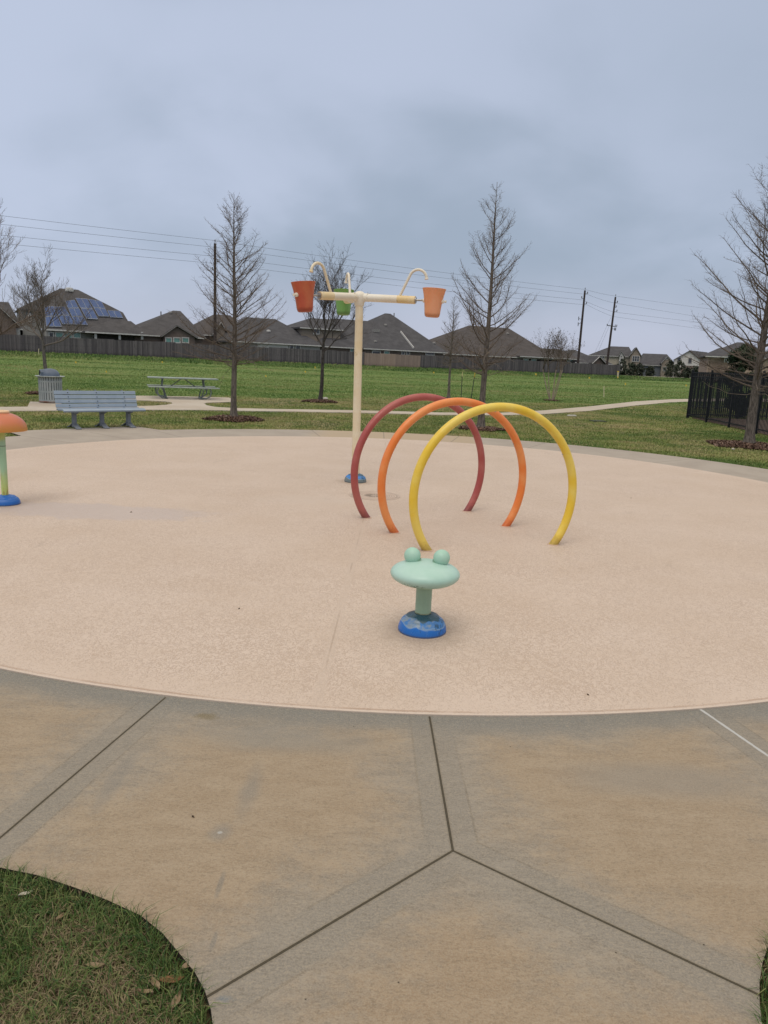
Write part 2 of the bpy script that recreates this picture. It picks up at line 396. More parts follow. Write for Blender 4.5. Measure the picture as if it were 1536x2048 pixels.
    s3 = G(412, 1433); blob(s3.x, s3.y, .08, .05, .2, 1.0, .7, (0.15, 0.115, 0.05), 22, 1.6)
    s4 = G(440, 1770); blob(s4.x, s4.y, .012, .07, .4, 1.1, .6, (0.17, 0.16, 0.14), 12)
    s4 = G(428, 1880); blob(s4.x, s4.y, .010, .05, .4, 1.1, .6, (0.17, 0.16, 0.14), 12)
    s5 = G(450, 1998); blob(s5.x, s5.y, .03, .015, .2, 1.0, .8, (0.16, 0.18, 0.19), 60, 1.5)
    s6 = G(1330, 1560); blob(s6.x, s6.y, .5, .16, .3, 1.2, .55, (0.235, 0.215, 0.185), 3, .8)
    s7 = G(560, 1480); blob(s7.x, s7.y, .5, .13, .2, 1.2, .55, (0.215, 0.205, 0.180), 3, .8)
    s8 = G(230, 1560); blob(s8.x, s8.y, .04, .25, .3, 1.2, .45, (0.19, 0.18, 0.16), 5, .8)
    col = N.mix(N.m('MULTIPLY', N.step(n4, .40, .65), .34), col, (0.42, 0.36, 0.27))
    col = N.mix(N.step(N.noise(P, 240, 2, .6), .70, .76, 0, .35), col, (0.12, 0.10, 0.07))
    col = N.mix(N.step(n3, .55, .75, 0, .20), col, (0.175, 0.145, 0.105))
    vor = N.node('ShaderNodeTexVoronoi'); N.put(vor.inputs['Vector'], P); vor.inputs['Scale'].default_value = 9
    pit = N.m('MULTIPLY', N.step(vor.outputs['Distance'], .016, .034, 1, 0), N.step(N.noise(P, 4, 2), .5, .55))
    col = N.mix(pit, col, (0.07, 0.055, 0.035))
    jd = N.m('ADD', d, N.m('MULTIPLY', N.m('SUBTRACT', N.noise(P, 40, 3, .7), .5), .003))
    j = N.step(jd, .0021, .0048, 1, 0)
    col = N.mix(N.step(d, .003, .014, .35, 0), col, (0.15, 0.115, 0.06))
    col = N.mix(j, col, N.mix(n4, (0.055, 0.044, 0.026), (0.115, 0.095, 0.058)))
    j2 = N.step(d2, .008, .014, 1, 0)
    col = N.mix(N.m('MULTIPLY', j2, .7), col, (0.20, 0.17, 0.14))
    jw = N.step(N.m('ADD', dw, N.m('MULTIPLY', N.m('SUBTRACT', n2, .5), .012)), .006, .009, 1, 0)
    col = N.mix(jw, col, (0.47, 0.47, 0.45))
    N.put(b.inputs['Base Color'], col); N.put(b.inputs['Roughness'], N.step(n1, .3, .7, .72, .9)); b.inputs['Specular IOR Level'].default_value = .35
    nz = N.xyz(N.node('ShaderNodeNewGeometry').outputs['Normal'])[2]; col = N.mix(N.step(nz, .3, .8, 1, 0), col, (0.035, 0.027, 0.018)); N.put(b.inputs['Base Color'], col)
    h = N.m('ADD', N.m('MULTIPLY', n3, .5), N.m('MULTIPLY', n4, .6)); h = N.m('ADD', h, N.m('MULTIPLY', n2, .8))
    h = N.m('MULTIPLY', h, .0035); h = N.m('SUBTRACT', h, N.m('MULTIPLY', N.step(d, .001, .005, 1, 0), .006)); h = N.m('SUBTRACT', h, N.m('MULTIPLY', tool, .0012)); h = N.m('SUBTRACT', h, N.m('MULTIPLY', pit, .002))
    N.put(b.inputs['Normal'], N.bump(h, 1.0, 1.0))
    return m
wk = MB(); wk.slab(walk_outline(), [[(PC.x+(PR+.002)*math.cos(2*PI*i/256), PC.y+(PR+.002)*math.sin(2*PI*i/256)) for i in range(256)]], z=0.0, th=.10)
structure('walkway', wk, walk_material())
# ---- rear path and picnic slab
def path_material():
    m, N, b = newmat('path_concrete'); P = flatten(N, N.pos())
    n1 = N.noise(P, .7, 4, .6); n2 = N.noise(P, 7, 5, .65)
    col = N.mix(N.step(n1, .35, .65), (0.44, 0.375, 0.295), (0.50, 0.445, 0.37))
    col = N.mix(N.step(n2, .4, .7, 0, .4), col, (0.36, 0.31, 0.25))
    N.put(b.inputs['Base Color'], col); b.inputs['Roughness'].default_value = .9
    return m
PM = path_material()
top = [(-60, 811.5), (0, 813.7), (60, 809.5), (66, 806.5), (72, 804), (120, 806)]
up = [G(*p) for p in ((-700, 797), (-300, 806), (-60, 811.5), (0, 813.7), (55, 813.2), (60, 803), (122, 805), (126, 813), (200, 812.6), (275, 812), (305, 811.3), (332, 809.5), (345, 807.2), (343, 804.5), (330, 802.5), (300, 801), (255, 800), (240, 791), (300, 791.5), (380, 793), (458, 795), (464, 798), (463, 803.5), (436, 804.5), (414, 805.2), (408, 807), (414, 810.5), (432, 813.8), (470, 816), (560, 818), (640, 819.2), (760, 821.5), (880, 824.8), (1005, 825.2), (1090, 820.5), (1180, 812.6), (1273, 802.5), (1340, 798.6), (1390, 797.4), (1480, 797), (1560, 798))]
dn = [G(*p) for p in ((1560, 803.5), (1480, 802.5), (1390, 802.4), (1340, 804.5), (1273, 810.4), (1180, 821.2), (1090, 827.5), (1005, 830), (880, 829.5), (760, 826), (640, 823.8), (560, 822.5), (470, 821), (400, 819.5), (300, 819.2), (200, 820.5), (100, 821), (0, 821.8), (-60, 820.5), (-300, 815), (-700, 803))]
pt = MB(); pt.slab([(p.x, p.y) for p in up+dn], z=0.0, th=.08)
structure('footpath', pt, PM)
# ---- leaf litter bed inside the black fence
GB = [(12.3, 30.2), (11.15, 18.5), (12.6, 18.4), (13.4, 24), (14.6, 27.5), (16.5, 30.8), (14, 30.6)]
gb = MB(); gb.slab(GB, z=.012, th=.06)
structure('gravel_bed', gb, mat('litter_bed', (0.11, 0.072, 0.055), (0.20, 0.145, 0.115), scale=9, rough=.95, bump=.8, bscale=20, bdist=.03))
# ================================================================ grass
def grass_mat(name, c):
    m, N, b = newmat(name); a = N.node('ShaderNodeAttribute'); a.attribute_name = 'tint'
    r = N.node('ShaderNodeValToRGB'); e = r.color_ramp.elements
    e[0].position = 0; e[0].color = (*c[0], 1); e[1].position = 1; e[1].color = (*c[-1], 1)
    for i, k in enumerate(c[1:-1]):
        q = e.new((i+1)/(len(c)-1)); q.color = (*k, 1)
    N.put(r.inputs[0], a.outputs['Fac']); N.put(b.inputs['Base Color'], r.outputs[0]); b.inputs['Roughness'].default_value = .6; b.inputs['Specular IOR Level'].default_value = .25
    return m
rng = np.random.default_rng(7)
def vnoise(x, y, sc, seed):     # smooth value noise 0..1
    r = np.random.default_rng(seed).random((64, 64)); x = x*sc; y = y*sc
    xi = np.floor(x).astype(int); yi = np.floor(y).astype(int); fx = x-xi; fy = y-yi; fx = fx*fx*(3-2*fx); fy = fy*fy*(3-2*fy)
    g = lambda i, j: r[i % 64, j % 64]
    return (g(xi, yi)*(1-fx)+g(xi+1, yi)*fx)*(1-fy)+(g(xi, yi+1)*(1-fx)+g(xi+1, yi+1)*fx)*fy
def inside(poly, x, y):
    c = np.zeros(len(x), bool); n = len(poly)
    for i in range(n):
        x1, y1 = poly[i]; x2, y2 = poly[(i+1) % n]
        if y1 == y2: continue
        k = ((y1 > y) != (y2 > y)) & (x < (x2-x1)*(y-y1)/(y2-y1)+x1); c ^= k
    return c
WO = walk_outline(); PO = [(p.x, p.y) for p in up+dn]
def blades(name, x, y, z, hgt, wid, lean, tint, mt, segs=2):
    n = len(x); a = rng.random(n)*2*PI; dx, dy = np.cos(a), np.sin(a); w2 = wid/2
    la = rng.random(n)*2*PI; lx, ly = np.cos(la)*lean*hgt, np.sin(la)*lean*hgt
    V = np.empty((n, 5, 3), np.float32)
    V[:, 0] = np.c_[x-dx*w2, y-dy*w2, z]; V[:, 1] = np.c_[x+dx*w2, y+dy*w2, z]
    V[:, 2] = np.c_[x-dx*w2*.8+lx*.35, y-dy*w2*.8+ly*.35, z+hgt*.58]; V[:, 3] = np.c_[x+dx*w2*.8+lx*.35, y+dy*w2*.8+ly*.35, z+hgt*.58]
    V[:, 4] = np.c_[x+lx, y+ly, z+hgt*np.clip(1-.35*lean, .2, 1)]
    b = np.arange(n)[:, None]*5
    T = np.concatenate([b+[0, 1, 3], b+[0, 3, 2], b+[2, 3, 4]]).astype(np.int32)
    return fast_mesh(name, V.reshape(-1, 3), T, mt, np.repeat(tint, 5))
near_gm = grass_mat('near_grass', [(0.020, 0.048, 0.014), (0.042, 0.092, 0.022), (0.095, 0.155, 0.038), (0.19, 0.21, 0.07), (0.24, 0.215, 0.105), (0.27, 0.205, 0.13), (0.13, 0.088, 0.055)])
def near_patch(name, x0, x1, y0, y1, n, edge_pts):
    x = rng.uniform(x0, x1, n); y = rng.uniform(y0, y1, n)
    ok = ~inside(WO, x, y) & (np.hypot(x-PC.x, y-PC.y) > 7.7); x, y = x[ok], y[ok]
    # distance to concrete edge
    E = np.array([(p[0], p[1]) for p in WO]); dd = np.full(len(x), 9.)
    for i in range(len(E)):
        a = E[i]; c = E[(i+1) % len(E)]
        if (min(a[0], c[0]) > x1+.3) or (max(a[0], c[0]) < x0-.3) or min(a[1], c[1]) > y1+.3 or max(a[1], c[1]) < y0-.3: continue
        L = c-a; t = np.clip(((x-a[0])*L[0]+(y-a[1])*L[1])/max(L@L, 1e-9), 0, 1)
        dd = np.minimum(dd, np.hypot(x-a[0]-t*L[0], y-a[1]-t*L[1]))
    ok = dd > .006; x, y, dd = x[ok], y[ok], dd[ok]
    m_ = vnoise(x, y, 5, 1)*.6+vnoise(x, y, 17, 2)*.4
    dead = np.clip((m_-.34)*2.1, .16, .70)*np.clip(dd/.14, .25, 1)
    isd = rng.random(len(x)) < dead
    tint = np.where(isd, rng.uniform(.55, 1, len(x)), np.clip(rng.normal(.27, .13, len(x)), 0, .55))
    hgt = np.where(isd, rng.uniform(.012, .035, len(x)), rng.uniform(.02, .058, len(x)))*np.where((dd < .05) & (vnoise(x, y, 12, 9) > .6), 1.45, 1.0)
    lean = np.where(isd, rng.uniform(.8, 3.2, len(x)), rng.uniform(.15, 1.3, len(x)))
    wid = rng.uniform(.0016, .0036, len(x))
    o = blades(name, x, y, np.full(len(x), -.030), hgt+.014, wid, lean, tint, near_gm); return o
tag(near_patch('grass', -3.1, -.25, -.3, 2.9, 240000, None), 'patchy green and straw coloured grass beside the near left edge of the walk', 'grass', kind='stuff')
tag(near_patch('grass', 1.0, 3.2, -.1, 2.9, 130000, None), 'dark grass at the near right corner of the walk', 'grass', kind='stuff')
lawn_gm = grass_mat('lawn_grass', [(0.095, 0.165, 0.036), (0.185, 0.240, 0.062), (0.275, 0.290, 0.098), (0.36, 0.315, 0.145), (0.43, 0.35, 0.20)])
field_gm = grass_mat('field_grass', [(0.066, 0.138, 0.030), (0.125, 0.208, 0.050), (0.190, 0.258, 0.075), (0.275, 0.285, 0.110), (0.38, 0.31, 0.16)])
def wedge(n, y0, y1, half=.60):
    # density falls with distance so that it looks even
    t = rng.random(n); y = y0*(y1/y0)**t; x = rng.uniform(-half, half, n)*y+rng.uniform(-.5, .5, n); return x, y
x, y = wedge(430000, 12.5, 112, .58)
ok = ~inside(WO, x, y) & ~inside(PO, x, y) & ~inside(GB, x, y) & (np.hypot(x-PC.x, y-PC.y) > 8.0); x, y = x[ok], y[ok]
s = (x-FP.x)*FN.x+(y-FP.y)*FN.y
isf = (s > -62) & (y > 28)
xl, yl = x[~isf], y[~isf]
pn = vnoise(xl, yl, .5, 3)*.5+vnoise(xl, yl, 1.9, 4)*.5
pn = np.clip((pn-.5)*1.5+.5, 0, 1); tint = np.clip(rng.normal(.04, .09, len(xl))+pn*.85-.45*np.exp(-((np.hypot(xl-PC.x, yl-PC.y)-8.5)/.5)**2)*(xl > 2)-.35*np.exp(-((xl-10.8)/1.3)**2)*(yl > 20), 0, 1)
o = blades('lawn_grass', xl, yl, np.full(len(xl), -.035), rng.uniform(.022, .042, len(xl))+.012, .008+yl*.0004, rng.uniform(.1, 1.0, len(xl)), tint, lawn_gm)
tag(o, 'short mown olive green lawn around the pad and the path', 'grass', kind='stuff')
xf, yf = x[isf], y[isf]; zf = np.array([ground_z(a, b) for a, b in zip(xf, yf)])-.04
pn = vnoise(xf*.5, yf*1.3, .30, 5)*.45+vnoise(xf, yf*1.2, .8, 6)*.35+vnoise(xf*.2, yf, .12, 16)*.2; pn = np.clip((pn-.5)*1.5+.5, 0, 1)
ef = np.clip((((xf-FP.x)*FN.x+(yf-FP.y)*FN.y)+62)/2.2, 0, 1)
sf = (xf-FP.x)*FN.x+(yf-FP.y)*FN.y; wv_ = (vnoise(xf, yf, .12, 12)-.5)*7; rut = sum(np.exp(-((sf+c_+wv_*k_)/w_)**2) for c_, k_, w_ in ((59.5, .1, .7), (47, .6, .5), (38, .8, .45), (27, 1., .8), (17, 1.1, .6)))*np.clip(vnoise(xf*.5, yf, .3, 14)*2.2-.5, 0, 1)
tint = np.clip(rng.normal(.02, .075, len(xf))+pn*.85-.35*rut, 0, 1)
o = blades('field_grass', xf, yf, zf, rng.uniform(.035, .085, len(xf)), .010+yf*.00055, rng.uniform(.1, .9, len(xf)), tint, field_gm)
tag(o, 'longer bright green grass of the open field beyond the path', 'grass', kind='stuff')
# weeds along the foot of the wooden fence
n = 26000; t = rng.uniform(-12, 190, n); o_ = rng.uniform(-8.5, -.1, n)
x = FP.x+FU.x*t+FN.x*o_; y = FP.y+FU.y*t+FN.y*o_; z = np.array([ground_z(a, b) for a, b in zip(x, y)])-.03
tint = np.clip(vnoise(x, y, .4, 8)*.9-.2+rng.normal(0, .12, n), 0, 1)
o = blades('fence_weeds', x, y, z, rng.uniform(.08, .26, n), rng.uniform(.05, .11, n), rng.uniform(.1, .7, n), tint, field_gm)
tag(o, 'rough dark weeds growing on the low bank below the wooden fence', 'weeds', kind='stuff')
# ================================================================ materials for the things
def painted(name, c, fade=None, dirt=None, rough=.42, dlo=.60, dhi=.72, ds=9, hi=.66, zdirt=None):
    """weathered paint: slow fading, dirt specks, extra wear close to z=0 of the object"""
    m, N, b = newmat(name); o = N.obj(); fade = fade or tuple(min(1, x*.9+.04) for x in c)
    col = N.mix(N.step(N.noise(o, 3.5, 4, .6), .35, hi), c, fade)
    col = N.mix(N.step(N.noise(o, 45, 3, .6), .55, .8, 0, .25), col, tuple(x*.75 for x in c))
    if dirt: col = N.mix(N.step(N.noise(o, ds, 6, .7), dlo, dhi, 0, .8), col, dirt)
    if zdirt:
        z = N.xyz(o)[2]; f = N.m('ADD', z, N.m('MULTIPLY', N.noise(o, 14, 5, .7), .16))
        col = N.mix(N.step(f, .08, .20, .85, 0), col, zdirt)
    N.put(b.inputs['Base Color'], col)
    N.put(b.inputs['Roughness'], N.step(N.noise(o, 12, 4, .6), .3, .7, rough, min(1, rough+.2)))
    N.put(b.inputs['Normal'], N.bump(N.noise(o, 30, 3, .6), .15, .003))
    return m
cream = painted('cream_paint', (0.75, 0.61, 0.38), (0.80, 0.70, 0.52), (0.55, 0.42, 0.20), dlo=.63)
cream_w = painted('cream_worn', (0.74, 0.55, 0.27), (0.76, 0.63, 0.40), (0.45, 0.33, 0.17), ds=14)
cream_l = painted('cream_pale', (0.76, 0.68, 0.54), (0.80, 0.75, 0.64))
steel = mat('steel', (0.45, 0.44, 0.42), scale=20, rough=.4, metal=.8)
dark = mat('dark_gap', (0.02, 0.02, 0.022), rough=.8)
def blue_base(name, c=(0.010, 0.140, 0.50), grey=(0.22, 0.29, 0.36), amt=1.0):
    m, N, b = newmat(name); o = N.obj(); z = N.xyz(o)[2]
    n = N.noise(N.scale(o, 1, 1, 1.2), 7, 2.5, .5, .4); zz = N.m('ADD', z, N.m('MULTIPLY', N.m('SUBTRACT', n, .5), .075))
    wn_ = N.noise(N.scale(o, 1, 1, .5), 13, 5, .65, 1.2)
    col = N.mix(N.m('MULTIPLY', N.step(zz, .054, .060), amt), c, N.mix(N.step(wn_, .42, .58), grey, (0.05, 0.20, 0.50)))
    col = N.mix(N.m('MULTIPLY', N.m('MULTIPLY', N.step(zz, .050, .055), N.step(zz, .058, .063, 1, 0)), amt*.55), col, (0.28, 0.40, 0.50))
    col = N.mix(N.m('MULTIPLY', N.step(zz, .088, .094), amt), col, (0.030, 0.085, 0.12))
    col = N.mix(N.m('MULTIPLY', N.step(wn_, .60, .66), amt*.8), col, (0.018, 0.055, 0.085))
    col = N.mix(N.m('MULTIPLY', N.step(N.noise(o, 40, 4, .7), .60, .72), .35), col, (0.20, 0.32, 0.46))
    col = N.mix(N.step(z, .004, .016, .75, 0), col, (0.06, 0.075, 0.10))
    N.put(b.inputs['Base Color'], col); N.put(b.inputs['Roughness'], N.step(n, .4, .6, .25, .5))
    N.put(b.inputs['Normal'], N.bump(n, .25, .006)); return m
def dome_profile(R, H, rc):
    p = [(R, 0), (R, .012), (R*.985, .030), (R*.955, H*.40), (R*.88, H*.60), (R*.80, H*.70), (R*.755, H*.715), (R*.735, H*.76), (R*.66, H*.86), (R*.50, H*.92), (rc+.006, H), (rc, H)]
    return p
# ================================================================ three hoops
def hoop(px, name_mat, label, c, fade, dirt, seed):
    L, Rr = G(*px[0]), G(*px[1]); mid = (L+Rr)/2; ch = (Rr-L); half = ch.length/2; u = ch.normalized(); top = 1.30
    R = (top*top+half*half)/(2*top); zc = top-R
    t = thing('water_hoop', label, 'splash hoop', (mid.x, mid.y, .006), math.atan2(u.y, u.x), 'tunnel of painted water hoops')
    a0 = math.asin(min(1, zc/R)); pts = []
    for i in range(97):
        a = -a0-.03+(PI+2*a0+.06)*i/96; pts.append((R*math.cos(a), 0, zc+R*math.sin(a)))
    mb = MB(); mb.tube(pts, .0395, 24)
    m = painted(name_mat, c, fade, dirt, rough=.33, zdirt=dirt, dlo=.66, dhi=.70, ds=6)
    mb.build('hoop_tube', m, t, smooth=True)
    # nozzles set flush in the tube and the weld seam at the crown
    for a in (30, 62, 95, 128, 152):
        nz = MB()
        q = math.radians(a); p = Vector(((R-.038)*math.cos(q), 0, zc+(R-.038)*math.sin(q))); d_ = Vector((math.cos(q), 0, math.sin(q)))
        nz.tube([p, p-d_*.006], .006, 10)
        nz.build('spray_nozzle', steel, t)
    for sgn in (-1, 1):
        wr = MB(); x0 = sgn*half; prof = [(.058, 0), (.056, .004), (.046, .007), (.040, .008)]
        wr.lathe(prof, 24, (x0, 0, 0))
        wr.build('foot_seal', mat('foot_seal', (0.40, 0.28, 0.20), (0.55, 0.40, 0.31), rough=.8), t, smooth=True)
    return t
hoop(((733, 1036.7), (933.6, 1023.7)), 'faded_red_paint', 'faded red hoop, farthest of the three hoops, in front of the bucket tower base', (0.36, 0.070, 0.062), (0.42, 0.12, 0.10), (0.18, 0.05, 0.045), 1)
hoop(((789.5, 1066.6), (1011, 1054)), 'orange_paint', 'bright orange hoop standing between the red hoop and the yellow hoop', (0.78, 0.20, 0.035), (0.80, 0.29, 0.09), (0.50, 0.10, 0.02), 2)
hoop(((854.5, 1102), (1106, 1090.5)), 'yellow_paint', 'yellow hoop with scuffed feet, nearest of the three hoops, behind the frog seat', (0.78, 0.52, 0.035), (0.80, 0.60, 0.12), (0.36, 0.25, 0.06), 3)
# ================================================================ frog seat
t = thing('frog_seat', 'pale green frog-shaped stool with ball eyes on a worn blue base', 'splash toy', (.272, 4.44, .006), math.radians(-8))
mb = MB(); mb.lathe(dome_profile(.152, .115, .055), 64); mb.build('base', blue_base('worn_blue'), t, smooth=True, angle=60)
green = painted('pale_green', (0.35, 0.58, 0.455), (0.42, 0.63, 0.51), None, rough=.36)
greenc = painted('pale_green_column', (0.29, 0.42, 0.30), (0.34, 0.47, 0.35), (0.26, 0.36, 0.19), dlo=.60, ds=7)
mb = MB(); mb.lathe([(.050, .10), (.050, .302)], 40); mb.lathe([(.0525, .098), (.0525, .112), (.0505, .114)], 40)
mb.build('column', greenc, t, smooth=True)
mb = MB(); mb.lathe([(.0512, .1165), (.0525, .120), (.0512, .1235)], 40); mb.build('band', mat('band_grime', (0.17, 0.17, 0.10), (0.30, 0.34, 0.22), scale=30), t, smooth=True)
def spots_mat():
    m, N, b = newmat('frog_disc_paint'); o = N.obj(); x, y, z = N.xyz(o)
    col = N.mix(N.step(N.noise(o, 5, 4, .6), .35, .7), (0.39, 0.595, 0.505), (0.45, 0.64, 0.56))
    sp = N.m('MULTIPLY', N.step(N.noise(o, 55, 5, .75), .50, .57), N.step(z, .335, .365, 1, 0))
    sp = N.m('MULTIPLY', sp, N.m('MULTIPLY', N.step(x, -.13, -.10), N.step(x, .0, .03, 1, 0)))
    col = N.mix(N.m('MULTIPLY', sp, .9), col, (0.10, 0.16, 0.09))
    col = N.mix(N.step(z, .300, .345, .65, 0), col, (0.36, 0.47, 0.27))
    N.put(b.inputs['Base Color'], col); b.inputs['Roughness'].default_value = .38; return m
prof = []
for i in range(33):
    a = -PI/2+PI*i/32; prof.append((.216*abs(math.cos(a))**.82, .372+.074*math.sin(a)))
prof[0] = (0, prof[0][1]); prof[-1] = (0, prof[-1][1])
mb = MB(); mb.lathe(prof, 72); mb.build('seat', spots_mat(), t, smooth=True, angle=80)
for ex in (-.088, .095):
    mb = MB(); pr = [(0, -.048)]+[(.052*math.cos(a), .052*math.sin(a)) for a in [-1.15+i*(1.15+PI/2)/18 for i in range(18)]]+[(0, .052)]
    mb.lathe(pr, 40); e = mb.build('eye', green, t, smooth=True, angle=80, loc=(ex, .030, .472))
    e.rotation_euler = (math.radians(6), math.radians(-18 if ex < 0 else 18), 0)
    k = MB(); k.lathe([(.046, -.004), (.048, .001), (.045, .003)], 36); kk = k.build('collar', mat('eye_joint', (0.16, 0.30, 0.20), (0.25, 0.42, 0.30)), e, smooth=True, loc=(0, 0, -.036))
# ================================================================ mushroom spray, left
t = thing('mushroom_fountain', 'orange mushroom fountain on a pale green post with blue base at the left edge', 'splash toy', (-4.035, 7.72, .006))
mb = MB(); mb.lathe(dome_profile(.145, .100, .040), 56); mb.build('base', blue_base('clean_blue', (0.008, 0.115, 0.44), (0.02, 0.16, 0.50), .12), t, smooth=True, angle=60)
def column_mat():
    m, N, b = newmat('green_yellow_post'); o = N.obj(); z = N.xyz(o)[2]; n = N.noise(o, 5, 4)
    f = N.m('ADD', z, N.m('MULTIPLY', N.m('SUBTRACT', n, .5), .3))
    col = N.mix(N.step(f, .12, .42), (0.48, 0.56, 0.16), (0.36, 0.56, 0.36)); col = N.mix(N.step(f, .66, .76), col, (0.50, 0.58, 0.16))
    st = N.m('MULTIPLY', N.step(N.noise(N.scale(o, 1, 1, .22), 30, 3), .50, .6), N.step(z, .1, .42, 1, 0)); col = N.mix(N.m('MULTIPLY', st, .75), col, (0.35, 0.19, 0.05))
    N.put(b.inputs['Base Color'], col); b.inputs['Roughness'].default_value = .4; return m
mb = MB(); mb.lathe([(.034, .09), (.034, .9)], 32); mb.build('post', column_mat(), t, smooth=True)
mb = MB(); mb.lathe([(.0352, .618), (.0352, .624)], 32); mb.build('joint_ring', mat('ring_dark', (0.08, 0.09, 0.06)), t, smooth=True)
def cap_mat():
    m, N, b = newmat('orange_fibreglass'); o = N.obj(); z = N.xyz(o)[2]; n = N.noise(o, 6, 4, .6)
    f = N.m('ADD', z, N.m('MULTIPLY', N.m('SUBTRACT', n, .5), .05))
    col = N.mix(N.step(f, .80, .90), (0.56, 0.24, 0.05), (0.56, 0.17, 0.08))
    N.put(b.inputs['Base Color'], col); b.inputs['Roughness'].default_value = .35
    b.inputs['Transmission Weight'].default_value = 0.0; b.inputs['Subsurface Weight'].default_value = .25; b.inputs['Subsurface Radius'].default_value = (.04, .02, .01); b.inputs['Subsurface Scale'].default_value = .3; return m
mb = MB(); pr = [(.242, .782), (.250, .785), (.249, .80)]+[(.249*math.cos(a)**1.0, .80+.175*math.sin(a)) for a in [i*1.25/16 for i in range(1, 17)]]+[(.085, .974)]
inn = [(.228, .79), (.22, .86), (.15, .92), (.04, .94)]
mb.lathe(list(reversed(inn))+pr, 64); mb.build('cap', cap_mat(), t, smooth=True, angle=70)
mb = MB(); mb.lathe([(.086, .966), (.088, .982), (.080, .990), (.045, .990), (.040, .978), (.0, .978)], 40); mb.build('spray_ring', painted('pale_orange', (0.78, 0.50, 0.26), (0.80, 0.56, 0.34)), t, smooth=True)
# ================================================================ bucket tower
H = at(719, 595, 10.23); BX = Vector((-.42, 10.23, .006))
tw = thing('bucket_tower', 'tall cream post with three arms and hooked spouts on a worn blue base', 'splash toy', BX)
def loc(p): return Vector(p)-BX
mb = MB(); mb.lathe(dome_profile(.155, .115, .060), 56); mb.build('base', blue_base('worn_blue_grey', (0.16, 0.19, 0.19), (0.012, 0.20, 0.60), .9), tw, smooth=True, angle=60)
hz = H.z-.006; hx = H.x-BX.x
mb = MB(); mb.tube([(0, 0, .08), (hx, 0, hz)], [.056, .052], 32); mb.build('post', cream, tw, smooth=True)
mb = MB(); mb.lathe([(.052, -.115), (.064, -.10), (.066, -.07), (.080, -.04), (.086, 0), (.082, .03), (.068, .056), (.040, .076), (0, .084)], 40, (hx, 0, hz)); mb.build('hub', cream_l, tw, smooth=True, angle=70)
bucket_prof = [(0, 0), (.075, .0), (.092, .010), (.101, .040), (.106, .10), (.116, .19), (.132, .275), (.149, .345), (.154, .358), (.150, .360), (.143, .345), (.125, .270), (.108, .19), (.098, .10), (.094, .05), (.085, .022), (0, .016)]
def bucket(label, c, c2, pos, arm_dir, tilt, sc=1.0):
    p = loc(pos); t = thing('tipping_bucket', label, 'bucket', Vector(pos)-Vector((0, 0, .205)), 0, 'tipping buckets on the tower')
    t.rotation_euler = (tilt[0], tilt[1], math.atan2(arm_dir.y, arm_dir.x)); t.scale = (sc, sc, sc)
    def bm():
        m, N, b = newmat('bucket_plastic'); o = N.obj(); z = N.xyz(o)[2]
        n = N.noise(N.scale(o, 1, 1, .5), 5, 4, .6)
        col = N.mix(N.step(n, .35, .65), c, c2); col = N.mix(N.step(N.m('ADD', z, N.m('MULTIPLY', n, .05)), .05, .09, .75, 0), col, tuple(x*.62 for x in c))
        N.put(b.inputs['Base Color'], col); b.inputs['Roughness'].default_value = .45
        b.inputs['Subsurface Weight'].default_value = .1; b.inputs['Subsurface Scale'].default_value = .05; return m
    mb = MB(); mb.lathe(bucket_prof, 48); mb.build('bucket_shell', bm(), t, smooth=True, angle=50)
    mb = MB(); mb.tube([(-.19, 0, .205), (.165, 0, .205)], .012, 12); mb.tube([(.112, 0, .205), (.135, 0, .205)], .026, 16); mb.tube([(-.135, 0, .205), (-.112, 0, .205)], .026, 16); mb.tube([(.155, 0, .205), (.172, 0, .205)], .019, 6)
    mb.build('axle', cream_l, t, smooth=True)
    return t
BK = [('red-orange bucket tipping on the left arm of the tower', (0.47, 0.085, 0.042), (0.53, 0.15, 0.065), at(611, 590, 9.5), (math.radians(3), math.radians(4))),
      ('orange bucket hanging upright at the end of the right arm', (0.78, 0.31, 0.14), (0.80, 0.37, 0.20), at(865.5, 602, 9.95), (0, math.radians(2))),
      ('green bucket on the rear arm, behind the tower post', (0.15, 0.34, 0.085), (0.21, 0.40, 0.13), at(687.5, 601.5, 11.35), (0, math.radians(3)))]
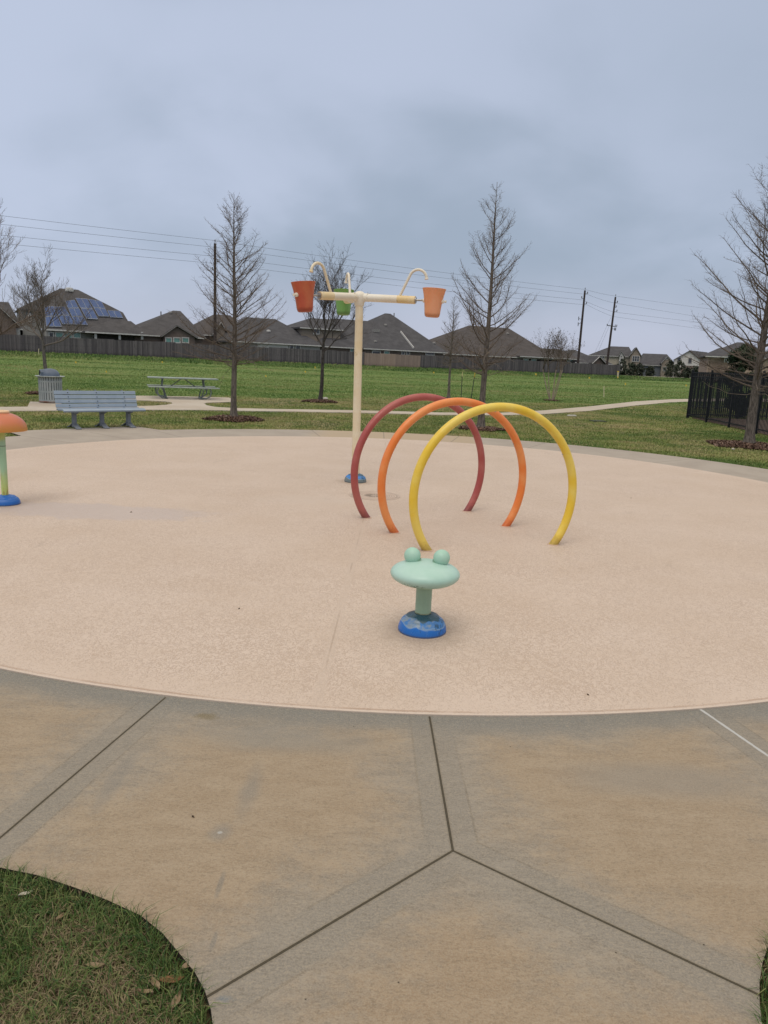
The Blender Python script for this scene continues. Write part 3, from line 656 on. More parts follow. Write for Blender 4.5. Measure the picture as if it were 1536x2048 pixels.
for lab, c, c2, P0, tl in BK:
    d_ = Vector((P0.x-H.x, P0.y-H.y, 0)); L = d_.length; d_.normalize()
    hp = Vector((hx, 0, hz)); e = hp+d_*(L-.235); e.z += (P0.z-H.z)*.75
    a = hp+d_*.06
    mb = MB(); mid = a.lerp(e, .66); mb.tube([a, mid], .050, 28); ar = mb.build('arm', cream_l, tw, smooth=True)
    mb = MB(); mb.tube([mid, e], .0506, 28); mb.build('arm_sleeve', cream_w, ar, smooth=True)
    mb = MB(); f0 = hp+d_*.115; mb.tube([hp+d_*.055, f0, f0+d_*.004], [.052, .054, .050], 28)
    for q in range(6):
        sdv = d_.cross(Vector((0, 0, 1))); mb.tube([f0+(sdv*math.cos(q*PI/3)+Vector((0, 0, 1))*math.sin(q*PI/3))*.055, f0+d_*.012+(sdv*math.cos(q*PI/3)+Vector((0, 0, 1))*math.sin(q*PI/3))*.055], .006, 6)
    mb.build('flange', cream_l, ar, smooth=True)
    mb = MB(); mb.tube([e, e+d_*.012], .040, 20); mb.tube([e, e+d_*.12], .013, 10); mb.build('pivot_pin', steel, ar, smooth=True)
    s0 = a.lerp(e, .70); path = [s0+Vector((0, 0, .04))]
    for i in range(1, 5): path.append(s0+Vector((0, 0, .04))+Vector((d_.x*.13, d_.y*.13, .27))*(i/4))
    c0 = path[-1]; R = .115; up_ = Vector((0, 0, 1)); tang = Vector((d_.x*.43, d_.y*.43, .9)).normalized(); nrm = (d_-tang*d_.dot(tang)).normalized()
    cc0 = c0+nrm*R
    for i in range(1, 15):
        q = i/14*math.radians(150); path.append(cc0+(-nrm*math.cos(q)+tang*math.sin(q))*R)
    mb = MB(); mb.tube(path, .0175, 14); sp = mb.build('spout', cream_l if 'red' not in lab else cream, tw, smooth=True)
    mb = MB(); dd = (path[-1]-path[-2]).normalized(); mb.tube([path[-1]-dd*.01, path[-1]+dd*.015], [.021, .026], 14); mb.build('spout_tip', cream_w if 'red' in lab else cream_l, sp, smooth=True)
    bucket(lab, c, c2, P0, d_, tl)
# ================================================================ floor drain
t = thing('floor_drain', 'round ribbed drain cover painted over in the middle of the pad', 'drain', (DR.x, DR.y, .007))
pm2 = mat('coated_cover', (0.52, 0.41, 0.32), (0.56, 0.44, 0.35), rough=.55)
mb = MB(); mb.lathe([(.325, 0), (.322, .0035), (.300, .0035), (.297, .001)], 64); mb.build('frame_ring', mat('drain_ring', (0.42, 0.33, 0.26), (0.52, 0.41, 0.33), scale=12), t, smooth=True, angle=30)
mb = MB()
for r0 in (.275, .245, .215, .185, .155): mb.lathe([(r0, .001), (r0-.002, .005), (r0-.016, .005), (r0-.018, .001)], 64)
mb.build('ribbed_cover', pm2, t, smooth=True, angle=30)
mb = MB(); mb.poly([(.296*math.cos(i*PI/32), .296*math.sin(i*PI/32), .0012) for i in range(64)]); mb.build('cover_plate', mat('drain_plate', (0.33, 0.26, 0.20), (0.46, 0.36, 0.28), scale=14), t)
mb = MB()
for i in range(12):
    q = i*PI/6; mb.box((math.cos(q)*.085, math.sin(q)*.085, .003), (.07, .010, .003), q)
mb.build('slot', mat('drain_slot', (0.30, 0.24, 0.19)), t)
# ================================================================ bench
BA = math.radians(44); u = Vector((math.cos(BA), math.sin(BA), 0)); bk = Vector((-math.sin(BA), math.cos(BA), 0))
bc = Vector((-6.10, 15.95, 0))+bk*.24+u*.06
t = thing('park_bench', 'grey-blue slatted park bench on three legs at the rim of the pad', 'bench', (bc.x, bc.y, 0), BA)
slat = painted('bench_slat', (0.265, 0.330, 0.41), (0.305, 0.37, 0.445), None, rough=.5)
frame = painted('bench_frame', (0.155, 0.175, 0.205), (0.20, 0.22, 0.25), None, rough=.5)
LB = 1.80
def slats(items, nm):
    mb = MB()
    for (y, z, wd, th, ang) in items: mb.box((0, y, z), (LB, wd, th), M=Matrix.Rotation(ang, 3, 'X'))
    return mb.build(nm, slat, t, bevel=.008)
slats([(.205+.028*i, .470+.090*i, .080, .034, math.radians(74)) for i in range(4)], 'backrest')
slats([(-.195, .392, .080, .040, math.radians(22)), (-.108, .408, .085, .034, 0), (-.018, .402, .085, .034, math.radians(-4)), (.072, .395, .085, .034, math.radians(-4)), (.155, .405, .075, .034, math.radians(-14))], 'seat')
for i in range(4):
    for x_ in (-.62, 0, .62):
        bo = MB(); bo.tube([(x_, .188+.028*i, .473+.090*i), (x_, .179+.028*i, .471+.090*i)], .010, 8); bo.build('bolt', dark, t)
for x_ in (-.60, 0, .60):
    lb = MB(); lb.box((x_, .02, .205), (.075, .095, .36)); lb.bar((x_, .02, .30), (x_, -.17, .365), .06, .045); lb.bar((x_, .02, .30), (x_, .20, .40), .06, .045)
    lb.bar((x_, .20, .38), (x_, .33, .80), .045, .03, Vector((1, 0, 0)))
    lg = lb.build('leg', frame, t, bevel=.006)
    ft = MB()
    for sg in (-1, 1):
        pts = [(x_, .02+sg*.02, .10), (x_, .02+sg*.09, .068), (x_, .02+sg*.17, .036), (x_, .02+sg*.27, .010)]
        for a_, b_ in zip(pts[:-1], pts[1:]): ft.bar(a_, b_, .11, .022)
    ft.box((x_, .02, .07), (.085, .08, .05)); ft.build('foot', frame, lg, bevel=.004)
# ================================================================ litter bin
cx = G(95, 806); t = thing('litter_bin', 'grey slatted metal litter bin with a dark domed hooded lid and rusty bottom', 'bin', (cx.x, cx.y+.25, 0), math.radians(10))
bm_ = painted('bin_grey', (0.30, 0.335, 0.345), (0.38, 0.41, 0.41), (0.22, 0.24, 0.24), rough=.5)
mb = MB()
for i in range(28):
    q = 2*PI*i/28; r = .335; R3 = Matrix.Rotation(q, 3, 'Z')
    mb.box(R3@Vector((r, 0, .40)), (.006, .056, .72), q)
    mb.bar(R3@Vector((r, 0, .74)), R3@Vector((r+.035, 0, .80)), .047, .006, R3@Vector((1, 0, 0)))
mb.build('slat_cage', bm_, t)
mb = MB()
for z0 in (.055, .32, .63): mb.lathe([(.336, z0), (.342, z0), (.342, z0+.045), (.336, z0+.045)], 48)
mb.build('hoop_band', bm_, t, smooth=True, angle=30)
mb = MB(); mb.lathe([(.34, .785), (.42, .800), (.425, .812), (.42, .822), (.36, .818), (.33, .81)], 48); mb.build('rim', painted('bin_rim', (0.42, 0.46, 0.45), (0.5, 0.53, 0.5)), t, smooth=True)
mb = MB(); mb.lathe([(.0, .05), (.305, .05), (.315, .78), (.30, .78)], 36); mb.build('liner', mat('liner_dark', (0.05, 0.06, 0.065), (0.08, 0.09, 0.09)), t, smooth=True)
mb = MB(); mb.lathe([(.30, .02), (.345, .02), (.345, .058), (.30, .058)], 48); mb.build('base_ring', mat('rusty_ring', (0.20, 0.09, 0.05), (0.33, 0.30, 0.28), scale=4, rough=.9), t, smooth=True, angle=30)
lidm = mat('lid_plastic', (0.095, 0.125, 0.175), (0.12, 0.155, 0.21), rough=.5)
mb = MB(); mb.lathe([(.285, .81), (.282, .86), (.262, .92), (.21, .985), (.14, 1.025), (.06, 1.042), (0, 1.045)], 40)
lid = mb.build('lid', lidm, t, smooth=True, angle=60)
mb = MB(); ha = math.radians(205); hd = Vector((math.cos(ha), math.sin(ha), 0)); hs = Vector((-hd.y, hd.x, 0))
arc = [(-.15, .82), (-.15, .93), (-.10, .985), (0, 1.005), (.10, .985), (.15, .93), (.15, .82)]
f1 = [hd*.285+hs*a+Vector((0, 0, z)) for a, z in arc]; f0_ = [hd*.06+hs*a+Vector((0, 0, z+.02)) for a, z in arc]
n_ = len(arc); mb.add(f1+f0_, [(i, i+1, n_+i+1, n_+i) for i in range(n_-1)]); 
f2 = [hd*.285+hs*a*.86+Vector((0, 0, .82+(z-.82)*.88)) for a, z in arc]; mb.add(f1+f2, [(i, i+1, n_+i+1, n_+i) for i in range(n_-1)])
mb.build('hood', lidm, lid)
mb = MB(); f3 = [p-hd*.012 for p in f2]; mb.add(f3, [tuple(range(n_))]); mb.build('opening', dark, lid)
# ================================================================ picnic table
pc = G(364, 797); TR = math.radians(20)
t = thing('picnic_table', 'grey-green metal picnic table with attached benches on a concrete slab', 'picnic table', (pc.x, pc.y+.15, 0), TR)
tm = painted('table_grey_green', (0.27, 0.32, 0.295), (0.34, 0.39, 0.355), None, rough=.5); tf = painted('table_frame', (0.13, 0.16, 0.155), (0.18, 0.21, 0.20), None, rough=.5)
LT = 2.56
mb = MB()
for i in range(5): mb.box((0, -.30+.15*i, .755), (LT, .138, .045))
mb.build('table_top', tm, t, bevel=.01)
for sg in (-1, 1):
    mb = MB()
    for dy in (-.075, .075): mb.box((0, sg*.66+dy, .435), (LT, .14, .04))
    mb.build('bench_seat', tm, t, bevel=.01)
for xs_ in (-.80, .80):
    mb = MB(); sg = 1 if xs_ > 0 else -1
    for s2 in (-1, 1):
        mb.tube([(xs_-sg*.06, s2*.20, .73), (xs_-sg*.02, s2*.16, .41)], .026, 10)
        mb.tube([(xs_+sg*.12, s2*.74, .41), (xs_+sg*.17, s2*.74, .30), (xs_+sg*.14, s2*.72, .14), (xs_, s2*.66, .045), (xs_-sg*.16, s2*.50, .030), (xs_-sg*.20, s2*.20, .030), (xs_-sg*.20, 0, .030)], .026, 10)
        mb.tube([(xs_-sg*.16, s2*.50, .03), (xs_-sg*.12, s2*.46, .2), (xs_-sg*.06, s2*.42, .41)], .022, 10)
    mb.bar((xs_, -.76, .395), (xs_, .76, .395), .06, .04)
    mb.bar((xs_-sg*.03, -.32, .72), (xs_-sg*.03, .32, .72), .05, .03)
    mb.build('leg_frame', tf, t, smooth=True)
for sg in (-1, 1):
    mb = MB(); mb.tube([(sg*.06, 0, .73), (sg*.50, 0, .41)], .018, 8); mb.bar((sg*.50, 0, .395), (sg*.80, 0, .395), .04, .03); mb.build('brace', tf, t, smooth=True)
# ================================================================ trees
def bark(name, c1, c2, ls=6, tan=None):
    m, N, b = newmat(name); o = N.obj(); q = N.scale(o, 1, 1, .22)
    n = N.noise(q, 28, 5, .7); col = N.mix(N.step(n, .38, .62), c1, c2)
    if tan: col = N.mix(N.step(N.noise(o, 1.3, 4, .6), .55, .70, 0, .7), col, tan)
    N.put(b.inputs['Base Color'], col); b.inputs['Roughness'].default_value = .92
    N.put(b.inputs['Normal'], N.bump(n, .9, .02)); return m
bark_c = bark('cypress_bark', (0.075, 0.062, 0.052), (0.185, 0.155, 0.130))
bark_g = bark('grey_bark', (0.070, 0.064, 0.058), (0.165, 0.150, 0.135))
bark_d = bark('dark_bark', (0.022, 0.019, 0.018), (0.075, 0.064, 0.058))
twig_c = mat('cypress_twigs', (0.105, 0.080, 0.064), (0.165, 0.128, 0.100), scale=1.5, rough=.9)
twig_g = mat('grey_twigs', (0.105, 0.088, 0.075), (0.160, 0.138, 0.120), scale=1.5, rough=.9)
twig_d = mat('dark_twigs', (0.045, 0.038, 0.034), (0.085, 0.070, 0.062), scale=1.5, rough=.9)
twig_t = mat('tan_twigs', (0.27, 0.215, 0.165), (0.18, 0.145, 0.115), scale=1.5, rough=.9)
def rdir(R, el0, el1):
    a = R.uniform(0, 2*PI); e = R.uniform(el0, el1); return Vector((math.cos(a)*math.cos(e), math.sin(a)*math.cos(e), math.sin(e)))
def twig_run(mb, R, p, d, L, r, seg=3, wob=.18, up=.12, k=3):
    pts = [p.copy()]; rr = [r]
    for i in range(seg):
        d = (d+Vector((R.gauss(0, wob), R.gauss(0, wob), R.gauss(0, wob)+up))).normalized(); p = p+d*(L/seg); pts.append(p.copy()); rr.append(max(.0011, r*(1-(i+1)/seg*.78)))
    mb.tube(pts, rr, k, caps=False); return pts, rr
def cypress(name, label, base, h, z0, spread, seed, rb=.11, nprim=70, up=.5, ex=.92, dense=1.0, twigm=None, group='bare cypress trees on the lawn', lean=(0, 0), barkm=None, tip_up=.10, az=None, lowclut=True):
    R = random.Random(seed); t = thing(name, label, 'tree', base, 0, group)
    def cen(z): q = z/h; return Vector((lean[0]*q+.05*math.sin(q*7+seed)*h*.05, lean[1]*q+.04*math.cos(q*6+seed)*h*.05, z))
    tr = MB(); n = 26; rad = lambda z: max(.006, rb*max(0, 1-z/h)**.85)
    pts = [cen(h*i/n) for i in range(n+1)]; rr = [rad(h*i/n)*(1+.75*math.exp(-(h*i/n)/.14)) for i in range(n+1)]
    zs = [0, .05, .12, .22, .35]+[.35+(h-.35)*i/n for i in range(1, n+1)]
    pts = [cen(z) for z in zs]; rr = [rad(z)*(1+.65*math.exp(-z/.12)) for z in zs]
    rr = [r*R.uniform(.94, 1.06) for r in rr]; tr.tube(pts, rr, 12)
    for j in range(5):        # buttressed foot
        q = 2*PI*j/5+seed; v_ = Vector((math.cos(q), math.sin(q), 0)); tr.tube([v_*rb*1.55+Vector((0, 0, -.03)), v_*rb*1.0+Vector((0, 0, .10)), v_*rb*.72+Vector((0, 0, .45))], [rb*.42, rb*.38, rb*.14], 8)
    tr.build('trunk', barkm or bark_c, t, smooth=True, angle=60)
    br = MB(); tw_ = MB(); ph = 0
    for i in range(nprim):
        f = (i+R.random())/nprim; z = z0+(h-z0)*(f**1.05)*.975; ph += 2.399+R.uniform(-.5, .5)
        env = spread*max(0, 1-f)**ex*(.66+.34*min(1, (f+.03)/.22)); L = env*(R.uniform(.78, 1.12) if R.random() < .72 else R.uniform(.35, .7))+.10
        a_el = R.uniform(.15, .45)+up*f*.9 if f > .12 else R.uniform(-.12, .30)
        if az is not None and R.random() < .35: ph_ = az+R.uniform(-.8, .8)
        else: ph_ = ph
        d = Vector((math.cos(ph_)*math.cos(a_el), math.sin(ph_)*math.cos(a_el), math.sin(a_el))); p = cen(z); L = L/max(.5, math.cos(a_el))**.6
        seg = 7; pr = [p.copy()]; r0 = max(.005, min(rad(z)*.38, .005+L*.0085)); rs = [r0]
        for s_ in range(seg):
            d = (d+Vector((R.gauss(0, .11), R.gauss(0, .11), R.gauss(0, .05)+tip_up*R.uniform(.4, 1.6)))).normalized(); p = p+d*(L/seg); pr.append(p.copy()); rs.append(max(.0022, r0*(1-(s_+1)/seg*.85)))
        br.tube(pr, rs, 5, caps=False)
        runs = [(pr, rs, L, seg)]
        for fk in range(R.choice((1, 2, 2, 3)) if L > .45 else 0):
            ii = R.randint(1, 4); fd = (pr[ii+1]-pr[ii]).normalized(); fd = (fd+rdir(R, -.3, .6)*R.uniform(.5, .85)).normalized(); fl = L*(1-ii/seg)*R.uniform(.55, .95)
            fp = pr[ii].copy(); P2 = [fp.copy()]; R2 = [rs[ii]*.6]
            for q_ in range(5):
                fd = (fd+Vector((R.gauss(0, .12), R.gauss(0, .12), tip_up*R.uniform(.4, 1.6)))).normalized(); fp = fp+fd*(fl/5); P2.append(fp.copy()); R2.append(max(.0018, rs[ii]*.6*(1-(q_+1)/5*.8)))
            br.tube(P2, R2, 4, caps=False); runs.append((P2, R2, fl, 5))
        for (pr, rs, L, seg), k in [(rn_, k_) for rn_ in runs for k_ in range(int((5+rn_[2]*19)*dense))]:
            m_ = int((5+L*19)*dense)
            g = .10+.90*(k+R.random())/m_; ii = min(seg-1, int(g*seg)); fr = g*seg-ii; q0 = pr[ii].lerp(pr[min(ii+1, seg)], fr)
            ax = (pr[min(ii+1, seg)]-pr[ii]).normalized(); side = ax.cross(Vector((0, 0, 1))); side = side.normalized() if side.length > .01 else Vector((1, 0, 0))
            sg = 1 if k % 2 else -1; dd = (side*sg*R.uniform(.5, 1)+ax*R.uniform(.3, .9)+Vector((0, 0, R.uniform(-.25, .45)))).normalized()
            LL = (.10+.26*L*(1-g*.55)*.55)*R.uniform(.5, 1.25); P_, _ = twig_run(tw_, R, q0, dd, LL, .0032, 3, .16, .06)
            for q in range(R.choice((0, 1, 1, 2))):
                q1 = P_[R.choice((1, 2))]; dd2 = (dd+rdir(R, -.5, .7)*.9).normalized(); twig_run(tw_, R, q1, dd2, LL*R.uniform(.35, .7), .0026, 2, .2, .05)
    if lowclut:
        cl = MB()
        for i in range(int(26*dense)):
            z = z0+R.uniform(-.12, .9); q = R.uniform(0, 2*PI); d = Vector((math.cos(q), math.sin(q), R.uniform(-.15, .35))).normalized()
            L = R.uniform(.3, 1.05)*spread*.62; P_, _ = twig_run(cl, R, cen(z), d, L, .008, 6, .28, .02, 4)
            for k in range(7):
                q1 = P_[R.randint(1, 6)]; twig_run(cl, R, q1, rdir(R, -.4, .6), R.uniform(.12, .4), .003, 3, .3, .03)
        cl.build('low_branches', twig_t, t)
    br.build('branches', twigm or twig_c, t, smooth=True, angle=80); tw_.build('twigs', twigm or twig_c, t)
    return t
def spreading(name, label, base, h, fork, spread, seed, rb=.08, depth=5, barkm=None, twigm=None, group='bare spreading trees on the lawn', nl=6, seedpods=False, stems=1, lean=(0, 0), el=(.55, 1.25)):
    R = random.Random(seed); t = thing(name, label, 'tree', base, 0, group); tr = MB(); br = MB(); tw_ = MB(); pods = MB()
    def grow(p, d, L, r, lv):
        mbx = br if lv < 3 else tw_; seg = 5 if lv < 2 else 3
        pts = [p.copy()]; rr = [r]
        for i in range(seg):
            d = (d+Vector((R.gauss(0, .13), R.gauss(0, .13), R.gauss(0, .09)+.07))).normalized(); p = p+d*(L/seg); pts.append(p.copy()); rr.append(max(.0024, r*(1-(i+1)/seg*.5)))
        mbx.tube(pts, rr, 6 if lv == 0 else (5 if lv == 1 else 3), caps=False)
        if lv >= depth:
            if seedpods and R.random() < .5:
                for _ in range(3):
                    q = p+rdir(R, -1, 1)*.03; pods.lathe([(0, -.014), (.012, 0), (0, .014)], 4, q)
            return
        nk = {0: 5, 1: 4, 2: 4, 3: 3}.get(lv, 3)
        for k in range(nk):
            g = .22+.78*(k+R.random())/nk; ii = min(seg-1, int(g*seg)); q0 = pts[ii].lerp(pts[ii+1], g*seg-ii)
            v_ = rdir(R, -.35, .75); dd = (d*.85+v_*.85).normalized(); grow(q0, dd, L*R.uniform(.38, .62), max(.0028, rr[ii]*.60), lv+1)
        grow(p, (d+rdir(R, 0, 1)*.25).normalized(), L*.55, rr[-1], lv+1)
    tips = []
    for s_ in range(stems):
        off = Vector((0, 0, 0)) if stems == 1 else Vector((math.cos(s_*2*PI/stems)*.10, math.sin(s_*2*PI/stems)*.10, 0))
        vd = Vector((lean[0], lean[1], 1)) if stems == 1 else Vector((off.x*2.6+R.uniform(-.08, .08), off.y*2.6+R.uniform(-.08, .08), 1)); hh = fork
        pts = []; rr = []
        for i in range(9):
            q = i/8; p = off+vd*(hh*q)+Vector((math.sin(q*5+s_)*.02, math.cos(q*4+s_)*.02, 0)); pts.append(p); rr.append(rb*(1-.35*q)*(1+.5*math.exp(-q*hh/.12)))
        tr.tube(pts, rr, 10)
        if stems == 1:
            # central leader with limbs all the way up
            top = h*.62; P2, R2 = [], []
            for i in range(7):
                q = i/6; P2.append(pts[-1]+Vector((R.gauss(0, .03)*i*.4, R.gauss(0, .03)*i*.4, (top-fork)*q))); R2.append(rr[-1]*(1-.6*q))
            tr.tube(P2, R2, 8)
            for i in range(nl):
                q = i/(nl-1)*.95; ii = min(5, int(q*6)); p = P2[ii].lerp(P2[ii+1], q*6-ii); a = i*2.4+R.uniform(-.4, .4); e = el[0]+(el[1]-el[0])*q+R.uniform(-.1, .1)
                d = Vector((math.cos(a)*math.cos(e), math.sin(a)*math.cos(e), math.sin(e))); grow(p, d, (spread*(1-.42*q))*R.uniform(.52, .72), R2[ii]*.62, 0)
            grow(P2[-1], Vector((.03, .02, 1)), (h-top)*.72, R2[-1], 0)
        else:
            for j in range(2):
                grow(pts[-1], (vd.normalized()+rdir(R, 0, .6)*.75).normalized(), (h-fork)*.46, rr[-1]*.8, 1)
            grow(pts[-2], (vd.normalized()+rdir(R, 0, .8)*.3).normalized(), (h-fork)*.5, rr[-1]*.8, 1)
    tr.build('trunk', barkm or bark_g, t, smooth=True, angle=60); br.build('branches', twigm or twig_g, t, smooth=True, angle=80)
    tw_.build('twigs', twigm or twig_g, t)
    if seedpods: pods.build('seed_pods', mat('seed_pods', (0.06, 0.045, 0.035)), t)
    return t
def g0(px, py): p = G(px, py); p.z = ground_z(p.x, p.y)-.03; return p
def heightto(p, px, py): return at(px, py, p.y).z-p.z
p1 = g0(468, 838); h1 = heightto(p1, 462, 388)
cypress('cypress_tree', 'bare cypress on mulch behind the bench, its branches crossing a power pole', p1, h1, 1.35, 2.05, 11, rb=.085, nprim=72, up=.62, dense=.82, tip_up=.055, ex=.88)
p3 = g0(962, 857); h3 = heightto(p3, 989, 364)
cypress('cypress_tree', 'tall bare cypress with upswept branches behind the yellow hoop', p3, h3, 1.45, 1.90, 23, rb=.094, nprim=54, up=.30, dense=.92, tip_up=.125, ex=.74)
p4 = g0(1497, 891); h4 = 6.95
cypress('cypress_tree', 'bare cypress on mulch at the right edge in front of the black fence', p4, h4, 1.45, 2.5, 35, rb=.115, nprim=88, up=.38, dense=.74, tip_up=.06, ex=.58)
p5 = g0(897, 797); h5 = heightto(p5, 905, 592)
cypress('cypress_tree', 'small thin bare cypress just left of the tall cypress, by two stakes', p5, h5, 1.7, 1.15, 47, rb=.075, nprim=52, up=.6, dense=.8, tip_up=.06)
p2 = g0(640, 803); h2 = heightto(p2, 676, 477)
spreading('oak_sapling', 'dark bare spreading tree on mulch behind the left arm of the tower', p2, h2*.86, 2.0, 3.0, 5, rb=.085, barkm=bark_d, twigm=twig_d, nl=9, lean=(.05, 0), depth=4)
pL = g0(93, 787); hL = heightto(pL, 84, 490)
spreading('oak_sapling', 'bare grey spreading tree growing behind the litter bin', pL, hL*.88, 1.75, 2.3, 19, rb=.085, nl=8, depth=4, el=(.35, 1.3))
p0_ = Vector((-12.0, 21.3, -.03)); 
spreading('oak_sapling', 'bare tree mostly outside the left edge, only its branch tips in view', p0_, 5.3, 1.5, 3.4, 31, rb=.085, nl=8, depth=4, el=(.35, 1.2), twigm=twig_c)
pm = g0(1103, 801); hm = heightto(pm, 1110, 645)
spreading('crape_myrtle', 'small multi-stemmed bare tree with seed heads left of the power poles', pm, hm, 1.7, 2.0, 3, rb=.034, depth=4, stems=5, twigm=twig_c, barkm=bark('pale_bark', (0.25, 0.19, 0.14), (0.36, 0.29, 0.23)), seedpods=True, group=None)
# ---- mulch rings
chip = grass_mat('mulch_chips', [(0.05, 0.028, 0.019), (0.12, 0.066, 0.045), (0.19, 0.115, 0.08), (0.25, 0.17, 0.125)])
def mulch(p, rx, n, lab, hgt=.06):
    r = np.sqrt(rng.random(n)); a = rng.random(n)*2*PI; edge = 1+.10*np.sin(a*5+p.x)+.07*np.sin(a*9)
    x = np.cos(a)*r*rx*edge; y = np.sin(a)*r*rx*edge; z = hgt*(1-r**3)*(.75+.5*rng.random(n))-.01
    L = rng.uniform(.015, .05, n); W = rng.uniform(.006, .016, n); q = rng.random(n)*PI; tl = rng.normal(0, .35, n)
    dx, dy, dz = np.cos(q)*np.cos(tl)*L, np.sin(q)*np.cos(tl)*L, np.sin(tl)*L; sx_, sy_ = -np.sin(q)*W, np.cos(q)*W; sz_ = rng.normal(0, .4, n)*W
    V = np.empty((n, 4, 3), np.float32); X0 = np.c_[x, y, z+.012]
    D = np.c_[dx, dy, dz]; S = np.c_[sx_, sy_, sz_]
    V[:, 0] = X0-D-S; V[:, 1] = X0+D-S; V[:, 2] = X0+D+S; V[:, 3] = X0-D+S
    b = np.arange(n)[:, None]*4; o = fast_mesh('mulch_bed', V.reshape(-1, 3), (b+[0, 1, 2, 3]).astype(np.int32), chip, np.repeat(rng.random(n), 4)); o.location = (p.x, p.y, 0)
    tag(o, lab, 'mulch', kind='stuff')
mulch(p1, .74, 7000, 'brown wood mulch ringed round the cypress behind the bench')
mulch(p3, .62, 4000, 'thin brown mulch ring at the foot of the tall cypress', .03)
mulch(p4, .95, 7000, 'brown mulch bed round the cypress at the right edge')
mulch(p2, .70, 4500, 'brown mulch ring under the dark spreading tree')
mulch(p5, .45, 2000, 'brown mulch ring under the small thin cypress', .03)
mulch(pL, .72, 4500, 'brown mulch ring behind the litter bin')
mulch(pm, .42, 2000, 'thin mulch round the small multi-stemmed tree', .03)
# ---- stakes, flags, small items on the grass
def stake(px, pyt, pyb, lab, m, topm=None, w_=.035, pxt=None, cat='stake', name='stake'):
    b = g0(px, pyb)
    if ground_z(b.x, b.y) > .02 or b.y > 60:
        b = onF(px, pyb, -4) if b.y > 75 else b
        b.z = ground_z(b.x, b.y)
    tp = at(pxt or px, pyt, b.y); t = thing(name, lab, cat, (b.x, b.y, b.z-.02)); d_ = tp-b
    mb = MB(); mb.bar((0, 0, 0), d_*.84, w_, w_*.5, Vector((0, 1, 0))); mb.build('post', m, t)
    mb = MB(); mb.bar(d_*.84, d_, w_*1.15, w_*.65, Vector((0, 1, 0))); mb.build('tip', topm or m, t)
black_m = mat('black_metal', (0.014, 0.015, 0.017), (0.025, 0.026, 0.028), rough=.45); pale_y = mat('pale_yellow', (0.70, 0.62, 0.32), rough=.7); flag_y = mat('flag_yellow', (0.75, 0.52, 0.06), (0.70, 0.48, 0.05), rough=.6); wood_p = mat('pale_lath', (0.62, 0.55, 0.36), rough=.8)
stake(922, 743, 797, 'thin upright black stake with a pale tip right of the small cypress', black_m, pale_y, pxt=925)
stake(942, 745, 797, 'leaning black stake with a yellow tie beside the tall cypress', black_m, flag_y, pxt=950)
stake(1208, 772, 794, 'pale wooden lath stuck in the field near the curve of the path', wood_p, w_=.05)
stake(77.5, 697, 718, 'pale survey lath in the field behind the litter bin', wood_p, w_=.07)
stake(1236, 742, 750, 'short white post with yellow marking at the right end of the wooden fence', wood_p, flag_y, w_=.22)
def flag(px, py, lab, s=1.0):
    # survey flag: wire and a small bent rectangle
    best = None
    for i in range(400):
        Y = 26+i*.25; q = at(px, py, Y)
        if q.z <= ground_z(q.x, q.y)+.10*s: best = q; break
    if best is None: best = at(px, py, 90)
    z = ground_z(best.x, best.y)-.03; t = thing('survey_flag', lab, 'flag', (best.x, best.y, z), random.Random(px).uniform(-.5, .5), 'yellow survey flags in the field')
    k = s*max(1.0, best.y/42)*.72; h_ = .28*k
    mb = MB(); mb.tube([(0, 0, 0), (.01, 0, h_)], .004*k, 5); mb.build('wire', wood_p, t)
    mb = MB(); W, Hh = .10*k, .12*k; vs = []
    for i in range(4):
        for j in (0, 1): vs.append((.01+W*i/3, .012*math.sin(i*1.6)*k, h_-Hh*j-.01*i*k)); 
    fs = [(2*i, 2*i+2, 2*i+3, 2*i+1) for i in range(3)]
    vs2 = [(a, b+.003, c) for a, b, c in vs]; mb.add(vs, fs); mb.add(vs2, [tuple(reversed(f)) for f in fs]); mb.build('cloth', flag_y, t)
FL = [(150, 727, 'tiny yellow flag in the grass right of the tree behind the litter bin'), (211, 745, 'larger yellow flag in the field between the litter bin and the picnic table'), (323, 727, 'yellow flag far behind the picnic table, near the wooden fence'), (609, 746, 'yellow flag in the field left of the dark spreading tree, the nearer of two'), (629, 738, 'yellow flag beside the dark spreading tree trunk, the farther of two'), (530, 754, 'pale yellow flag halfway between the cypress and the dark spreading tree'), (866, 748, 'small yellow flag in front of the wooden fence left of the small cypress'), (1070, 752, 'small yellow flag between the tall cypress and the multi-stemmed tree'), (1177, 759, 'yellow flag in the field below the first power pole'), (1249, 771, 'yellow flag in the field right of the wooden lath'), (1234, 758, 'tiny yellow flag near the end of the wooden fence'), (1372, 761, 'yellow flag close to the corner of the black fence')]
for a_, b_, c_ in FL: flag(a_, b_, c_)
vb = G(1196, 842); t = thing('valve_box', 'flat dark utility box lid sunk in the lawn near the curve of the path', 'utility box', (vb.x, vb.y, -.03), .3)
mb = MB(); mb.box((0, 0, .02), (.50, .34, .04)); mb.build('collar', mat('valve_collar', (0.07, 0.085, 0.05), rough=.9), t, bevel=.01)
mb = MB(); mb.box((0, 0, .045), (.42, .26, .012)); mb.build('lid', mat('valve_lid', (0.045, 0.06, 0.04), (0.09, 0.09, 0.06), rough=.9), t, bevel=.004)
vb = G(1143, 831); mb = MB(); mb.add([(-.17, -.12, 0), (.18, -.10, 0), (.16, .12, 0), (-.15, .11, 0), (-.15, -.10, .045), (.16, -.08, .05), (.14, .10, .05), (-.13, .09, .04)], [(0, 3, 2, 1), (4, 5, 6, 7), (0, 1, 5, 4), (1, 2, 6, 5), (2, 3, 7, 6), (3, 0, 4, 7)])
